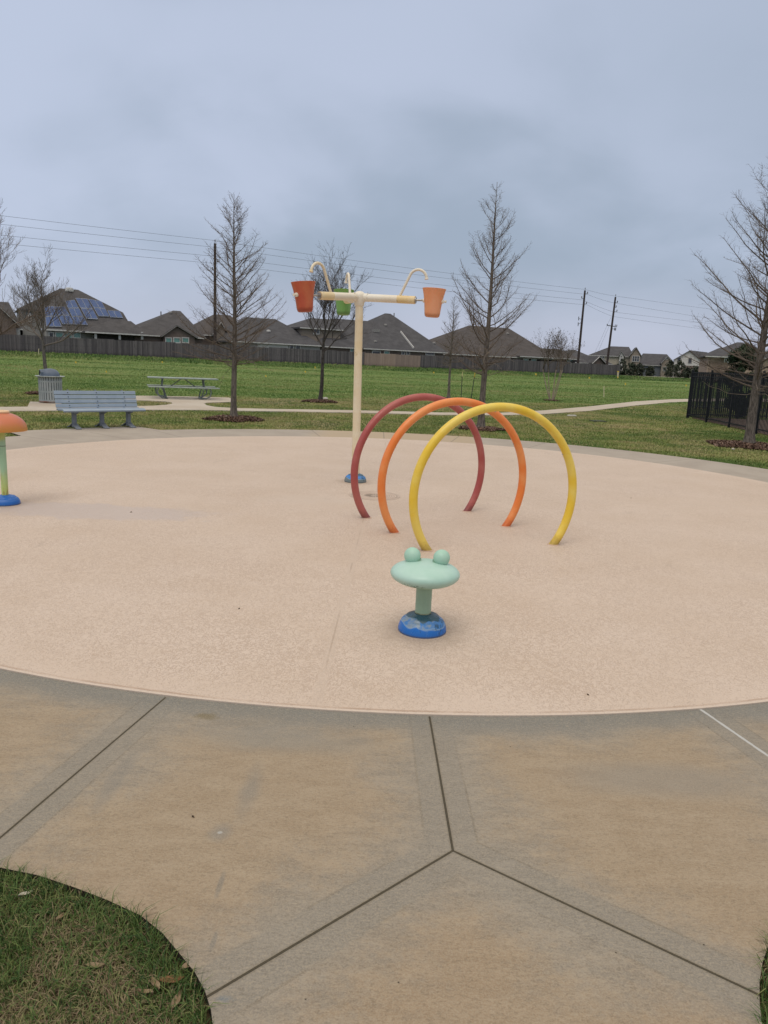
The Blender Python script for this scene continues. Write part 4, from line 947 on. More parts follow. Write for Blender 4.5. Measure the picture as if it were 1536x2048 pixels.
tag(mb.build('marker_stone', mat('pale_stone', (0.50, 0.48, 0.43), (0.42, 0.40, 0.36), rough=.9), loc=(vb.x, vb.y, -.02), bevel=.01), 'flat pale marker stone lying in the lawn near the rear path', 'stone')
def rock(px, py, s, lab):
    p = G(px, py); R = random.Random(px); mb = MB(); pr = [(0, -.3*s), (.7*s, -.2*s), (s, .05*s), (.75*s, .38*s), (.3*s, .52*s), (0, .55*s)]; mb.lathe(pr, 9)
    mb.v = [(a*R.uniform(.8, 1.2), b*R.uniform(.7, 1.1), c) for a, b, c in mb.v]
    tag(mb.build('rock', MATS['pale_stone'], smooth=True, loc=(p.x, p.y, .03)), lab, 'stone')
rock(453, 838, .10, 'pale stone lying left of the cypress trunk on the mulch')
rock(651, 799, .13, 'pale stone leaning by the dark spreading tree')
rock(1473, 889, .08, 'small pale stone left of the right-hand cypress trunk'); rock(1466, 901, .04, 'white pebble on the mulch of the right-hand cypress')
# leaves and litter on the grass and concrete nearby
leafm = [mat('leaf_brown', (0.20, 0.095, 0.04), (0.28, 0.15, 0.07), scale=30, rough=.8), mat('leaf_tan', (0.33, 0.24, 0.15), (0.25, 0.17, 0.10), scale=30, rough=.8), mat('leaf_pale', (0.60, 0.56, 0.46), rough=.8)]
LV = [(345, 1960, .034, 0, .3, 'curled rusty-brown fallen leaf on the grass near the right rim of the grass patch'), (352, 2002, .030, 1, 1.5, 'long tan leaf lying flat in the grass patch, below the rusty one'), (310, 1968, .028, 1, 2.2, 'greenish tan leaf left of the rusty-brown leaf'), (378, 1930, .028, 1, .9, 'pinkish tan leaf at the kerb of the grass patch'), (192, 1932, .026, 1, .2, 'small tan leaf in the middle of the grass patch'), (120, 1835, .020, 1, 1.4, 'short straw-coloured leaf scrap in the upper part of the grass patch'), (52, 1788, .022, 2, .8, 'pale papery scrap near the top left of the grass patch'), (290, 1985, .024, 1, 2.8, 'dull brown leaf low in the grass patch')]
for px, py, s, k, rz, lab in LV:
    p = G(px, py, -.005); mb = MB(); n_ = 7; top_ = []; 
    for i in range(n_):
        q = i/(n_-1); w_ = s*.34*math.sin(PI*min(1, q*1.02+.02))**.8; zc_ = .006*math.cos(q*4)
        top_ += [(s*(q*2-1), -w_, zc_+.007), (s*(q*2-1), 0, zc_), (s*(q*2-1), w_, zc_+.006)]
    fs = []
    for i in range(n_-1):
        for j in (0, 1): fs.append((3*i+j, 3*i+3+j, 3*i+4+j, 3*i+1+j))
    mb.add(top_, fs); mb.add([(a, b, c-.0006) for a, b, c in top_], [tuple(reversed(f)) for f in fs])
    o = mb.build('fallen_leaf', leafm[k], smooth=True, loc=(p.x, p.y, p.z)); o.rotation_euler = (.15, -.1, rz); tag(o, lab, 'leaf', 'fallen leaves in the near grass')
DB = [(262, 1024, .012, .3, 'tiny dark leaf scrap on the pad right of the mushroom fountain'), (478, 1217, .009, 1.2, 'tiny dark scrap on the pad, left of the frog seat'), (1262, 996, .011, .8, 'tiny dark scrap on the pad right of the yellow hoop'), (1176, 1389, .008, 2.1, 'tiny dark scrap on the pad close to its near rim'), (386, 1630, .007, 2.6, 'small dark crumb on the concrete walk above the grass patch')]
for px, py, s, rz, lab in DB:
    p = G(px, py, .009); mb = MB(); mb.add([(-s, 0, 0), (-s*.2, -s*.3, .004), (s, -s*.1, .002), (s*.3, s*.32, .005), (-s, 0, -.003), (-s*.2, -s*.3, -.003), (s, -s*.1, -.003), (s*.3, s*.32, -.003)], [(0, 1, 2, 3), (7, 6, 5, 4), (0, 4, 5, 1), (1, 5, 6, 2), (2, 6, 7, 3), (3, 7, 4, 0)])
    o = mb.build('leaf_scrap', mat('scrap_dark', (0.06, 0.04, 0.025), (0.10, 0.07, 0.04), scale=40, rough=.9), loc=(p.x, p.y, p.z if py < 1400 else .003)); o.rotation_euler = (0, 0, rz); tag(o, lab, 'leaf', 'leaf scraps on the pad')
# ================================================================ wooden fence along the field
def board_mat(name, c1, c2, c3):
    m, N, b = newmat(name); o = N.obj(); x, y, z = N.xyz(o)
    wn = N.node('ShaderNodeTexWhiteNoise', noise_dimensions='1D'); N.put(wn.inputs['W'], N.m('FLOOR', N.m('DIVIDE', x, .147)))
    wb = N.node('ShaderNodeTexWhiteNoise', noise_dimensions='1D'); N.put(wb.inputs['W'], N.m('FLOOR', N.m('DIVIDE', x, 2.35)))
    g = N.noise(N.scale(o, 9, 9, .9), 1.5, 5, .7)
    col = N.mix(wn.outputs['Value'], c1, c2); col = N.mix(N.step(g, .4, .7, 0, .6), col, c3)
    col = N.mix(N.m('MULTIPLY', wb.outputs['Value'], .35), col, (0.11, 0.10, 0.11))
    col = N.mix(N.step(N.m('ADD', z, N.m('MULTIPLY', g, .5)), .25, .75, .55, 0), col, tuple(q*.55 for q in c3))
    N.put(b.inputs['Base Color'], col); b.inputs['Roughness'].default_value = .95; b.inputs['Specular IOR Level'].default_value = .15
    N.put(b.inputs['Normal'], N.bump(g, .5, .01)); return m
old_b = board_mat('weathered_boards', (0.080, 0.075, 0.079), (0.185, 0.172, 0.170), (0.060, 0.056, 0.058))
tan_b = board_mat('newer_boards', (0.33, 0.25, 0.20), (0.42, 0.325, 0.265), (0.25, 0.19, 0.155))
FA = math.atan2(FU.y, FU.x)
def tof(px, py=712): p = onF(px, py, 0); return (p-FP).dot(FU)
def wood_fence(t0, t1, m, lab, o=0.0, hgt=1.83, name='wooden_fence', a=FA, p0=None, dirn=None):
    dirn = dirn or FU; p = (p0 or (FP+FN*o+FU*t0)).copy(); L = t1-t0; p.z = 1.10
    R = random.Random(int(t0*7)); t = thing(name, lab, 'fence', p, a, 'wooden fences behind the field')
    mb = MB(); x = 0; pan = 0; hh = hgt
    while x < L-.1:
        if int(x/2.35) != pan: pan = int(x/2.35); hh = hgt+R.uniform(-.05, .05)
        mb.box((x+.073, -.02+R.uniform(-.006, .006), hh/2+.03+R.uniform(-.012, .012)), (.136, .018, hh)); x += .147
    mb.build('boards', m, t)
    n = int(L/2.35)
    rl = MB()
    for z in (.3, .95, 1.6): rl.box((L/2, .025, z), (L, .045, .09))
    rl.build('rail', m, t)
    for i in range(0, n+1):
        q = MB(); q.box((i*2.35, .09, .92), (.09, .09, 1.80)); q.build('post', m, t)
tA = tof(729); tB = tof(840); tC = tof(1240, 738)
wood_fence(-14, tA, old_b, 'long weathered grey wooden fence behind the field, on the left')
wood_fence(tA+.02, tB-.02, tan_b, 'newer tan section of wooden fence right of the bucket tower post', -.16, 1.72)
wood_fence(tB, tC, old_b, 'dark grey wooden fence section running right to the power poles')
e_ = FP+FU*tC; wood_fence(0.05, 16, old_b, 'end of the grey wooden fence turning back by the last power pole', p0=e_, a=FA+math.radians(50))
# ================================================================ power poles and cables
polem = bark('pole_wood', (0.030, 0.022, 0.020), (0.065, 0.046, 0.042)); galv = mat('galvanised', (0.10, 0.105, 0.115), rough=.6); porc = mat('insulator_grey', (0.16, 0.17, 0.19), rough=.4)
def pole(px, pyt, o, lab, hw=(), extra=None, pxb=None):
    b = onF(pxb or px, 712, o); b.z = 1.1; tp = at(px, pyt, b.y); h = tp.z-b.z
    t = thing('power_pole', lab, 'power pole', b, FA, 'power poles behind the fence'); lean = Matrix.Rotation(-FA, 3, 'Z')@(tp-b)
    mb = MB(); mb.tube([(0, 0, 0), lean*.5, lean], [.21, .18, .145], 14); mb.build('pole', polem, t, smooth=True)
    pin = MB(); pin.tube([lean, lean+Vector((0, 0, .30))], .025, 6); pin.lathe([(0, 0), (.07, .0), (.09, .05), (.05, .12), (.08, .16), (0, .22)], 10, lean+Vector((0, 0, .25))); pin.build('top_insulator', porc, t)
    for (zz_, sg, ln) in hw:
        p = lean*(zz_/h); ar = MB(); ar.bar(p, p+Vector((sg*ln, -.05, .05)), .07, .07); a = ar.build('bracket', galv, t)
        q = MB(); e = p+Vector((sg*ln, -.05, .05)); q.lathe([(0, 0), (.06, .02), (.09, .10), (.06, .18), (.09, .24), (.05, .33), (0, .36)], 10, e); q.build('insulator', porc, a)
    if extra: extra(t, lean, h)
    return b, tp, t
def xfmr(t, lean, h):
    for k, (f, sg) in enumerate(((.66, -1), (.63, -1))):
        p = lean*f; mb = MB(); mb.bar(p, p+Vector((sg*.75, 0, .10-.5*k)), .06, .06); mb.tube([p+Vector((sg*.75, 0, -.2-.5*k)), p+Vector((sg*.78, 0, .40-.5*k))], .06, 8); mb.build('fuse_cutout', galv, t)
def xarm(t, lean, h):
    p = lean*.635; mb = MB(); mb.bar(p+Vector((-1.15, 0, .05)), p+Vector((1.2, 0, -.05)), .10, .12); a = mb.build('crossarm', galv, t)
    for x_ in (-1.1, .8, 1.15):
        q = MB(); q.lathe([(0, 0), (.07, .03), (.10, .12), (.05, .2), (0, .26)], 8, p+Vector((x_, 0, .08))); q.build('insulator', porc, a)
    p = lean*.60; mb = MB(); mb.bar(p, p+Vector((1.0, 0, 0)), .08, .08); mb.build('bracket', galv, t)
    for x_ in (.75, 1.0): q = MB(); q.tube([p+Vector((x_, 0, -.25)), p+Vector((x_, 0, .25))], .07, 8); q.build('insulator', porc, t)
P1 = pole(430, 487, 2.5, 'dark power pole rising behind the left cypress', ((11.9, 1, .35), (10.9, -1, .35), (10.2, 1, .35)))
P2 = pole(1170, 581, 2.5, 'taller dark power pole right of the multi-stemmed tree, the left one of the pair', ((12.9, 1, .55), (12.1, -1, .60), (11.3, 1, .55)), xfmr, pxb=1157)
P3 = pole(1231, 594, 6.0, 'dark power pole with a low crossarm, the right one of the pair', ((12.4, 1, .55), (11.6, 1, .4), (10.9, 1, .7)), xarm, pxb=1215)
def cable_pts(a, b, sag, n=24): return [a.lerp(b, i/n)-Vector((0, 0, sag*4*(i/n)*(1-i/n))) for i in range(n+1)]
wm = mat('cable_dark', (0.055, 0.06, 0.07), rough=.6)
e2 = P2[0].y; e3 = P3[0].y; y1_ = P1[0].y
W = [((430, 481), (1171, 579), (1231, 592)), ((430, 494.5), (1175, 589), (1229, 606)), ((428, 512.5), (1166, 600), (1227, 624)), ((431, 527), (1175, 610), (1226, 633))]
R0 = [(1420, 617), (1420, 636), (1420, 646), (1420, 659)]
L0 = [(0, 435), (0, 453.5), (0, 475.5), (0, 491.5)]
names = ['topmost power cable crossing the whole sky from left to right', 'second power cable from the top, just under the topmost one', 'third power cable from the top', 'lowest of the four power cables']
for i, (a, b, c) in enumerate(W):
    A = at(*a, y1_); B = at(*b, e2); Cc = at(*c, e3); l0 = at(*L0[i], 81.5); ext = A+(l0-A)*2.3; r0 = at(*R0[i], 160); rx = Cc+(r0-Cc)*2.2
    ext.z = A.z+(l0.z-A.z)*1.2
    mb = MB(); pts = cable_pts(ext, A, .15)+cable_pts(A, B, .25)[1:]+cable_pts(B, Cc, .1, 6)[1:]+cable_pts(Cc, rx, .1)[1:]
    mb.tube(pts, .014, 4, caps=False); tag(mb.build('power_cable', wm), names[i], 'cable', 'overhead power cables')
for k, (x_, y_) in enumerate(((1180, 692), (1184, 694))):
    q = at(*(1222-2*k, 634+14*k), e3); g_ = onF(1172+7*k, 726, 2.5); g_.z = 1.15; mb = MB(); mb.tube([q, g_], .014, 4, caps=False)
    tag(mb.build('guy_wire', wm), ['guy wire slanting down left from the right pole of the pair, the upper one', 'lower guy wire slanting down left from the right pole of the pair'][k], 'cable', 'guy wires')
# ================================================================ houses
def shingle(name, c1, c2):
    m, N, b = newmat(name); o = N.pos(); x, y, z = N.xyz(o)
    n = N.noise(o, .9, 5, .7); n2 = N.noise(N.scale(o, 1, 1, 3), 6, 3, .7)
    col = N.mix(N.step(n, .35, .65), c1, c2); col = N.mix(N.step(n2, .4, .7, 0, .5), col, tuple(q*.65 for q in c1))
    wv = N.m('FRACT', N.m('MULTIPLY', z, 6.0)); col = N.mix(N.step(wv, .0, .25, .35, 0), col, tuple(q*.5 for q in c1))
    N.put(b.inputs['Base Color'], col); b.inputs['Roughness'].default_value = .95; b.inputs['Specular IOR Level'].default_value = .2; return m
rf1 = shingle('roof_brown_grey', (0.073, 0.070, 0.072), (0.100, 0.096, 0.098)); rf2 = shingle('roof_grey', (0.072, 0.071, 0.076), (0.100, 0.099, 0.105)); rf3 = shingle('roof_brown', (0.078, 0.070, 0.068), (0.104, 0.094, 0.091))
def brick(name, c1, c2, mort):
    m, N, b = newmat(name); t_ = N.node('ShaderNodeTexBrick'); P = N.pos(); x, y, z = N.xyz(P); c_ = N.node('ShaderNodeCombineXYZ'); N.put(c_.inputs[0], N.m('ADD', x, y)); N.put(c_.inputs[1], z)
    N.put(t_.inputs['Vector'], c_.outputs[0]); N.put(t_.inputs['Color1'], c1); N.put(t_.inputs['Color2'], c2); N.put(t_.inputs['Mortar'], mort); t_.inputs['Scale'].default_value = 1.0
    t_.inputs['Brick Width'].default_value = .26; t_.inputs['Row Height'].default_value = .09; t_.inputs['Mortar Size'].default_value = .012
    col = N.mix(N.step(N.noise(P, .8, 4), .4, .7, 0, .35), t_.outputs['Color'], tuple(q*.7 for q in c1)); N.put(b.inputs['Base Color'], col); b.inputs['Roughness'].default_value = .95; return m
bk1 = brick('brick_dark', (0.130, 0.090, 0.075), (0.170, 0.120, 0.10), (0.20, 0.18, 0.16)); bk2 = brick('brick_pink', (0.36, 0.235, 0.175), (0.43, 0.30, 0.235), (0.42, 0.36, 0.31)); bk3 = brick('brick_tan', (0.24, 0.19, 0.145), (0.29, 0.235, 0.185), (0.32, 0.28, 0.24))
def siding(name, c):
    m, N, b = newmat(name); z = N.xyz(N.pos())[2]; f = N.m('FRACT', N.m('MULTIPLY', z, 5.0))
    N.put(b.inputs['Base Color'], N.mix(N.step(f, 0, .2, .5, 0), N.mix(N.noise(N.pos(), 2), c, tuple(q*.92 for q in c)), tuple(q*.5 for q in c))); b.inputs['Roughness'].default_value = .8; return m
sd_w = siding('siding_white', (0.62, 0.60, 0.56)); sd_g = siding('siding_grey', (0.36, 0.35, 0.335)); sd_t = siding('siding_tan', (0.42, 0.37, 0.29)); sd_b = siding('siding_blue', (0.15, 0.165, 0.19))
trim = mat('trim_white', (0.58, 0.57, 0.55), rough=.7); trimd = mat('trim_grey', (0.25, 0.24, 0.23), rough=.7)
def glassm(name, c):
    m, N, b = newmat(name); N.put(b.inputs['Base Color'], c); b.inputs['Roughness'].default_value = .12; b.inputs['Specular IOR Level'].default_value = .7; return m
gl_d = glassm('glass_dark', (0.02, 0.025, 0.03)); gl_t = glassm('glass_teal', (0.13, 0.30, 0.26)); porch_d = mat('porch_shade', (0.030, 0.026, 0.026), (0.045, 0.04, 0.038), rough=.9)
class Hs:
    """a house laid out on a vertical front plane (p0, n); n points away from the viewer"""
    def __init__(s, name, label, p0, n, gz=1.12):
        s.p0 = p0; s.n = n; s.u = Vector((n.y, -n.x, 0)); s.gz = gz; s.t = thing(name, label, 'house', (0, 0, 0))
        s.first = None
    def pt(s, px, py, back=0.0): return hit(px, py, s.p0+s.n*back, s.n)
    def hip(s, eL, eR, rL, rR, L, roof, wall, back=0.0, inset=.45, wz=None, fascia=True, rn='roof', wn='wall'):
        a = s.pt(*eL, back); b = s.pt(*eR, back); z = (a.z+b.z)/2; a.z = b.z = z
        r1 = s.pt(*rL, back+L/2); r2 = s.pt(*rR, back+L/2); zr = (r1.z+r2.z)/2; r1.z = r2.z = zr
        c, d_ = b+s.n*L, a+s.n*L; th = Vector((0, 0, .22)); mb = MB()
        mb.add([a, b, c, d_, r1, r2, a-th, b-th, c-th, d_-th], [(0, 1, 5, 4), (1, 2, 5), (2, 3, 4, 5), (3, 0, 4), (0, 6, 7, 1), (1, 7, 8, 2), (2, 8, 9, 3), (3, 9, 6, 0), (6, 9, 8, 7)])
        rf = mb.build(rn, roof, s.t)
        if fascia:
            mb = MB(); o = -s.n*.03-Vector((0, 0, .03)); mb.bar(a+o-Vector((0, 0, .09)), b+o-Vector((0, 0, .09)), .05, .16); mb.build('gutter', trim if fascia is True else fascia, rf)
        wl = MB(); u = (b-a).normalized(); i_ = inset; P = [a+u*i_+s.n*i_, b-u*i_+s.n*i_, c-u*i_-s.n*i_, d_+u*i_-s.n*i_]
        lo = wz if wz is not None else s.gz; vs = [Vector((p.x, p.y, lo-.1)) for p in P]+[Vector((p.x, p.y, z-.10)) for p in P]
        wl.add(vs, [(0, 1, 5, 4), (1, 2, 6, 5), (2, 3, 7, 6), (3, 0, 4, 7), (4, 5, 6, 7)]); wl.build(wn, wall, s.t)
        return rf, (a, b, r1, r2)
    def gable(s, L_, R_, A_, depth, roof, wall, back=0.0, dirn=None, lo=None, over=.25, edge=None, wn='gable_wall', rn='gable_roof'):
        a = s.pt(*L_, back); b = s.pt(*R_, back); ap = s.pt(*A_, back); z = (a.z+b.z)/2; a.z = b.z = z; dv = (dirn or s.n)*depth; lo = s.gz-.1 if lo is None else lo
        ins = (b-a).normalized()*.35; w0, w1 = a+ins, b-ins
        v = [Vector((w0.x, w0.y, lo)), Vector((w1.x, w1.y, lo)), w1, ap-Vector((0, 0, .25)), w0]; v2 = [p+dv for p in v]
        mb = MB(); mb.add(v+v2, [(0, 1, 2, 3, 4), (9, 8, 7, 6, 5), (0, 4, 9, 5), (1, 6, 7, 2)]); mb.build(wn, wall, s.t)
        mb = MB(); f = -s.n*over; th = Vector((0, 0, .18))
        for p, q in ((a, ap), (ap, b)):
            mb.add([p+f, q+f, q+dv, p+dv, p+f-th, q+f-th, q+dv-th, p+dv-th], [(0, 1, 2, 3), (4, 7, 6, 5), (0, 4, 5, 1), (1, 5, 6, 2), (2, 6, 7, 3), (3, 7, 4, 0)])
        rf = mb.build(rn, roof, s.t)
        mb = MB(); g_ = f-s.n*.04
        for p, q in ((a, ap), (b, ap)): mb.bar(p+g_-Vector((0, 0, .12)), q+g_-Vector((0, 0, .12)), .06, .22, s.n)
        mb.build('bargeboard', edge or trim, rf); return a, b, ap
    def win(s, x0, y0, x1, y1, back, glass, fr=trim, cols=1, rows=2):
        a = s.pt(x0, y1, back); b = s.pt(x1, y1, back); c = s.pt(x1, y0, back); d_ = s.pt(x0, y0, back); zlo = (a.z+b.z)/2; zhi = (c.z+d_.z)/2
        a.z = b.z = zlo; c.z = d_.z = zhi; ce = (a+c)/2; W_ = (b-a).length; H_ = zhi-zlo; f = -s.n
        rz = math.atan2(s.u.y, s.u.x); mb = MB(); tw2 = .12
        for dx in (-W_/2, W_/2): mb.box(ce+s.u*dx+f*.06, (tw2, .12, H_+tw2), rz)
        for dz in (-H_/2, H_/2): mb.box(ce+Vector((0, 0, dz))+f*.06, (W_-tw2-.004, .12, tw2), rz)
        for k in range(1, cols): mb.box(ce+s.u*(-W_/2+W_*k/cols)+f*.055, (.10, .10, H_-tw2-.004), rz)
        for k in range(1, rows): mb.box(ce+Vector((0, 0, -H_/2+H_*k/rows))+f*.05, (W_-tw2-.01, .07, .05), rz)
        w_ = mb.build('window', fr, s.t); mb = MB(); mb.box(ce+f*.015, (W_-.02, .05, H_-.02), rz); mb.build('pane', glass, w_)
    def box(s, nm, x0, y0, x1, y1, back, depth, m, parent=None):
        a = s.pt(x0, y1, back); c = s.pt(x1, y0, back); W_ = Vector((c.x-a.x, c.y-a.y, 0)).length; ce = (a+c)/2+s.n*depth/2
        mb = MB(); mb.box(ce, (W_, depth, abs(c.z-a.z)), math.atan2(s.u.y, s.u.x)); return mb.build(nm, m, parent or s.t)
def roofvent(h, px, py, corners, rf, m=None, s=.5):
    a, b, r1, r2 = corners; nn = (b-a).cross(r1-a).normalized(); p = hit(px, py, a, nn)
    mb = MB(); mb.lathe([(s*.6, -.05), (s*.6, .10), (s*.45, .22), (0, .26)], 8, p); mb.build('roof_vent', m or trimd, rf)
def pipe(h, px, py0, py1, back, rf):
    a = h.pt(px, py1, back); b = h.pt(px, py0, back); b.x, b.y = a.x, a.y; mb = MB(); mb.tube([a-Vector((0, 0, .5)), b], .09, 8); mb.build('vent_pipe', trimd, rf)
def houseF(name, lab, o): return Hs(name, lab, FP+FN*o, FN)
# A: far left, cut by the frame
h = houseF('brick_house', 'brick house with a plain brown roof, cut off by the left edge', 11)
rf, cr = h.hip((-120, 648), (46, 657), (-40, 601), (17, 604), 15, rf1, bk1); 
h.gable((-70, 653), (38, 640), (-8, 606), 7, rf3, bk1, back=-1.2)
h.box('porch_post', 4, 657, 12, 675, -.4, .4, trim); h.box('porch_post', 33, 659, 40, 676, -.4, .4, trim); h.box('porch_shade', 13, 659, 32, 678, .2, .2, porch_d)
# B: two-storey with solar panels; one big front slope runs from the ridge down to a low eave
h = houseF('solar_house', 'large house with blue solar panels over most of its brown roof', 9)
eL = h.pt(92, 660); eR = h.pt(268, 664); ze = (eL.z+eR.z)/2; eL.z = eR.z = ze
R1 = h.pt(121, 577, 8.5); R2 = h.pt(156, 579, 8.5); R1.z = R2.z = (R1.z+R2.z)/2
fn = (eR-eL).cross(R1-eL).normalized(); onp = lambda px, py: hit(px, py, eL, fn)
U0 = onp(37, 618); U1 = onp(82, 618); K = onp(246, 625); U1.z = U0.z = (U0.z+U1.z)/2
bkL = U0+FN*14; bkR = K+FN*9; eR2 = onp(262, 652); c4 = eR2+FN*14; mid_b = U0+FN*14
th = Vector((0, 0, .25)); mb = MB()
mb.add([eL, eR, eR2, K, R2, R1, U0, U1], [(0, 1, 2, 3, 4, 5, 6, 7)])
bR1 = R1+FN*1.0; bR2 = R2+FN*1.0
mb.add([R1, R2, U0, U0+FN*15, K, K+FN*11, eR2, eR2+FN*13], [(0, 2, 3), (1, 5, 4), (0, 3, 5, 1), (4, 5, 7, 6)])
mb.add([eL, eR, eR2, K, U0, U1, eL-th, eR-th, eR2-th, U0-th, U1-th], [(0, 6, 7, 1), (1, 7, 8, 2), (4, 9, 10, 5), (5, 10, 6, 0)])
rf = mb.build('roof', rf1, h.t)
wl = MB(); w0 = U0+FU*.35+FN*.5; w1 = U1+FN*.5-FU*.02; q = w0+FN*13; q2 = w1+FN*13
wl.add([Vector((p.x, p.y, 1.0)) for p in (w0, w1, q2, q)]+[Vector((p.x, p.y, U0.z-.05)) for p in (w0, w1, q2, q)], [(0, 1, 5, 4), (1, 2, 6, 5), (2, 3, 7, 6), (3, 0, 4, 7)]); wl.build('upper_wall', sd_g, h.t)
wl = MB(); w0 = eL+FN*.5; w1 = eR+FN*.5-FU*.4; q = w0+FN*15; q2 = w1+FN*15; zt = ze-.05
wl.add([Vector((p.x, p.y, 1.0)) for p in (w0, w1, q2, q)]+[Vector((p.x, p.y, zt)) for p in (w0, w1, q2, q)], [(0, 1, 5, 4), (1, 2, 6, 5), (2, 3, 7, 6), (3, 0, 4, 7)]); wl.build('wall', sd_g, h.t)
wl = MB(); xw0 = onp(84, 618); wl.add([U1+FN*.3, eL+FN*.3, eL+FN*6-th, U1+FN*6, ], [(0, 1, 2, 3)]); wl.build('side_wall', sd_g, h.t)
h.win(57, 628, 61.5, 643, (U0-FP-FN*9).dot(FN)+.42, gl_d, rows=1)
for (x0, x1, g_) in ((98, 107, trim), (111, 126, gl_t), (129, 144, gl_t), (147, 161, gl_t)): h.win(x0, 665, x1, 676, .45, g_ if g_ is gl_t else gl_d, rows=1)
mb = MB(); mb.bar(eL-FN*.03-Vector((0, 0, .12)), eR-FN*.03-Vector((0, 0, .12)), .06, .2); mb.build('gutter', trim, rf)
vq = onp(139, 581); mb = MB(); mb.lathe([(.55, -.15), (.55, .15), (.4, .35), (0, .4)], 10, vq); mb.build('roof_vent', mat('vent_white', (0.5, 0.5, 0.48)), rf, smooth=True)
hp_rf, cr = h.hip((170, 662), (296, 668.5), (222, 639), (262, 643), 7.5, rf1, porch_d, back=-3.2, inset=1.4, rn='porch_roof', wn='porch_wall')
for x_ in (191.5, 239.5, 284.5): h.box('porch_column', x_-2, 664, x_+2, 679, -2.9, .35, trim)
# solar panels lie on the front slope, each its own panel
pmat = mat('solar_cells', (0.020, 0.055, 0.165), (0.030, 0.075, 0.20), scale=1.2, rough=.22, spec=.3); pedge = mat('solar_frame', (0.42, 0.46, 0.52), rough=.4)
QD = [((378, 240), (455, 228), (530, 410), (395, 405), 2, 2), ((462, 236), (548, 232), (640, 388), (532, 386), 2, 2), ((552, 186), (634, 176), (752, 395), (644, 390), 2, 3), ((642, 160), (745, 168), (838, 345), (737, 340), 2, 2), ((752, 168), (865, 190), (935, 320), (842, 318), 2, 2), ((915, 268), (1020, 272), (1050, 332), (941, 325), 2, 1)]
up_n = fn if fn.z > 0 else -fn
for (a, b, c, d_, nc, nr) in QD:
    C_ = [onp(p[0]/4.267, 560+p[1]/4.267) for p in (a, b, c, d_)]
    def bl(s_, t_): return C_[0].lerp(C_[1], s_).lerp(C_[3].lerp(C_[2], s_), t_)
    for i in range(nc):
        for j in range(nr):
            g_ = .012; P = [bl(i/nc+g_, j/nr+g_), bl((i+1)/nc-g_, j/nr+g_), bl((i+1)/nc-g_, (j+1)/nr-g_), bl(i/nc+g_, (j+1)/nr-g_)]
            mb = MB(); lo = [p+up_n*.08 for p in P]; hi = [p+up_n*.16 for p in P]; mb.add(lo+hi, [(0, 1, 5, 4), (1, 2, 6, 5), (2, 3, 7, 6), (3, 0, 4, 7), (4, 5, 6, 7)])
            pn_ = mb.build('solar_panel', pedge, h.t)
            ce = sum(hi, Vector())/4; mb = MB(); mb.add([p.lerp(ce, .05)+up_n*.012 for p in hi], [(0, 1, 2, 3)]); mb.build('solar_cell', pmat, pn_)
# C
h = houseF('brick_house', 'low brick house with a plain hipped roof right of the solar panels', 10)
rf, cr = h.hip((258, 667.5), (412, 674.5), (346, 621.5), (361, 621.5), 17, rf1, bk1); roofvent(h, 341, 626.5, cr, rf)
h.gable((322, 672.5), (395, 674.6), (353, 650), 6, rf1, bk1, back=-.6, edge=trimd)
for x0, x1 in ((331, 343), (347, 360), (364, 377)): h.win(x0, 675.5, x1, 685.5, -.62, gl_t, rows=1)
pipe(h, 322, 623, 634, 7.5, rf)
# D
h = houseF('brown_house', 'brown-roofed house half hidden behind the left power pole and cypress', 17)
rf, cr = h.hip((392, 668), (500, 673), (428, 629), (461, 630), 15, rf3, bk1)
h.gable((424, 668), (458, 669), (441, 643), 6, rf3, bk3, back=-.5)
# E
h = houseF('grey_roof_house', 'house with a wide grey-brown roof and white siding right of the left cypress', 9)
rf, cr = h.hip((462, 681), (648, 690.5), (492, 637), (551, 635.5), 16, rf2, sd_g); roofvent(h, 537, 663, cr, rf, trim)
h.box('siding_panel', 515, 686, 577, 697, .35, .1, sd_w)
for x0, x1 in ((579, 587), (591, 600)): h.win(x0, 690, x1, 699, .42, gl_d, rows=1)
# F
h = houseF('two_storey_house', 'house with a small upper storey and window behind the dark spreading tree', 9.5)
rf, cr = h.hip((636, 691.5), (790, 698.5), (664, 639), (746, 640.5), 17, rf2, bk1)
h.hip((600, 655.5), (690, 657.5), (621, 638.5), (678, 637.5), 9, rf2, bk3, back=1.8, inset=.5, rn='upper_roof', wn='upper_wall')
h.win(626.5, 657, 638, 668, 2.25, gl_d, cols=2, rows=1)
for x0, x1, g_ in ((700, 706, gl_t),): h.win(x0, 696, x1, 704, .42, g_, rows=1)
# G
h = houseF('steep_roof_house', 'dark-roofed house with the tallest peak, between the tower post and the right bucket', 8)
rf, cr = h.hip((727, 696.2), (895, 703.8), (770, 627), (781, 627), 22, rf2, bk1)
for px, py in ((771, 651), (750.5, 684), (868, 687)): roofvent(h, px, py, cr, rf, trimd, .45)
a, b, r1, r2 = cr; nn = (b-a).cross(r1-a).normalized(); v1 = hit(801, 665, a, nn)+Vector((0, 0, .1)); v2 = hit(827, 698, a, nn)+Vector((0, 0, .1)); mb = MB(); mb.bar(v1, v2, .12, .35); mb.build('valley_flashing', trim, rf)
v1 = hit(752, 664, a, nn); mb = MB(); mb.box(v1+Vector((0, 0, .2)), (1.0, .5, .5), FA); mb.build('roof_vent', trimd, rf)
for x0, x1, g_ in ((744, 760, gl_d), (768, 778, gl_t), (803, 809, gl_d), (813, 819, gl_d), (851, 868, gl_d)): h.win(x0, 702, x1, 710, .42, g_, rows=1)
pipe(h, 788, 626, 633, 10, rf)
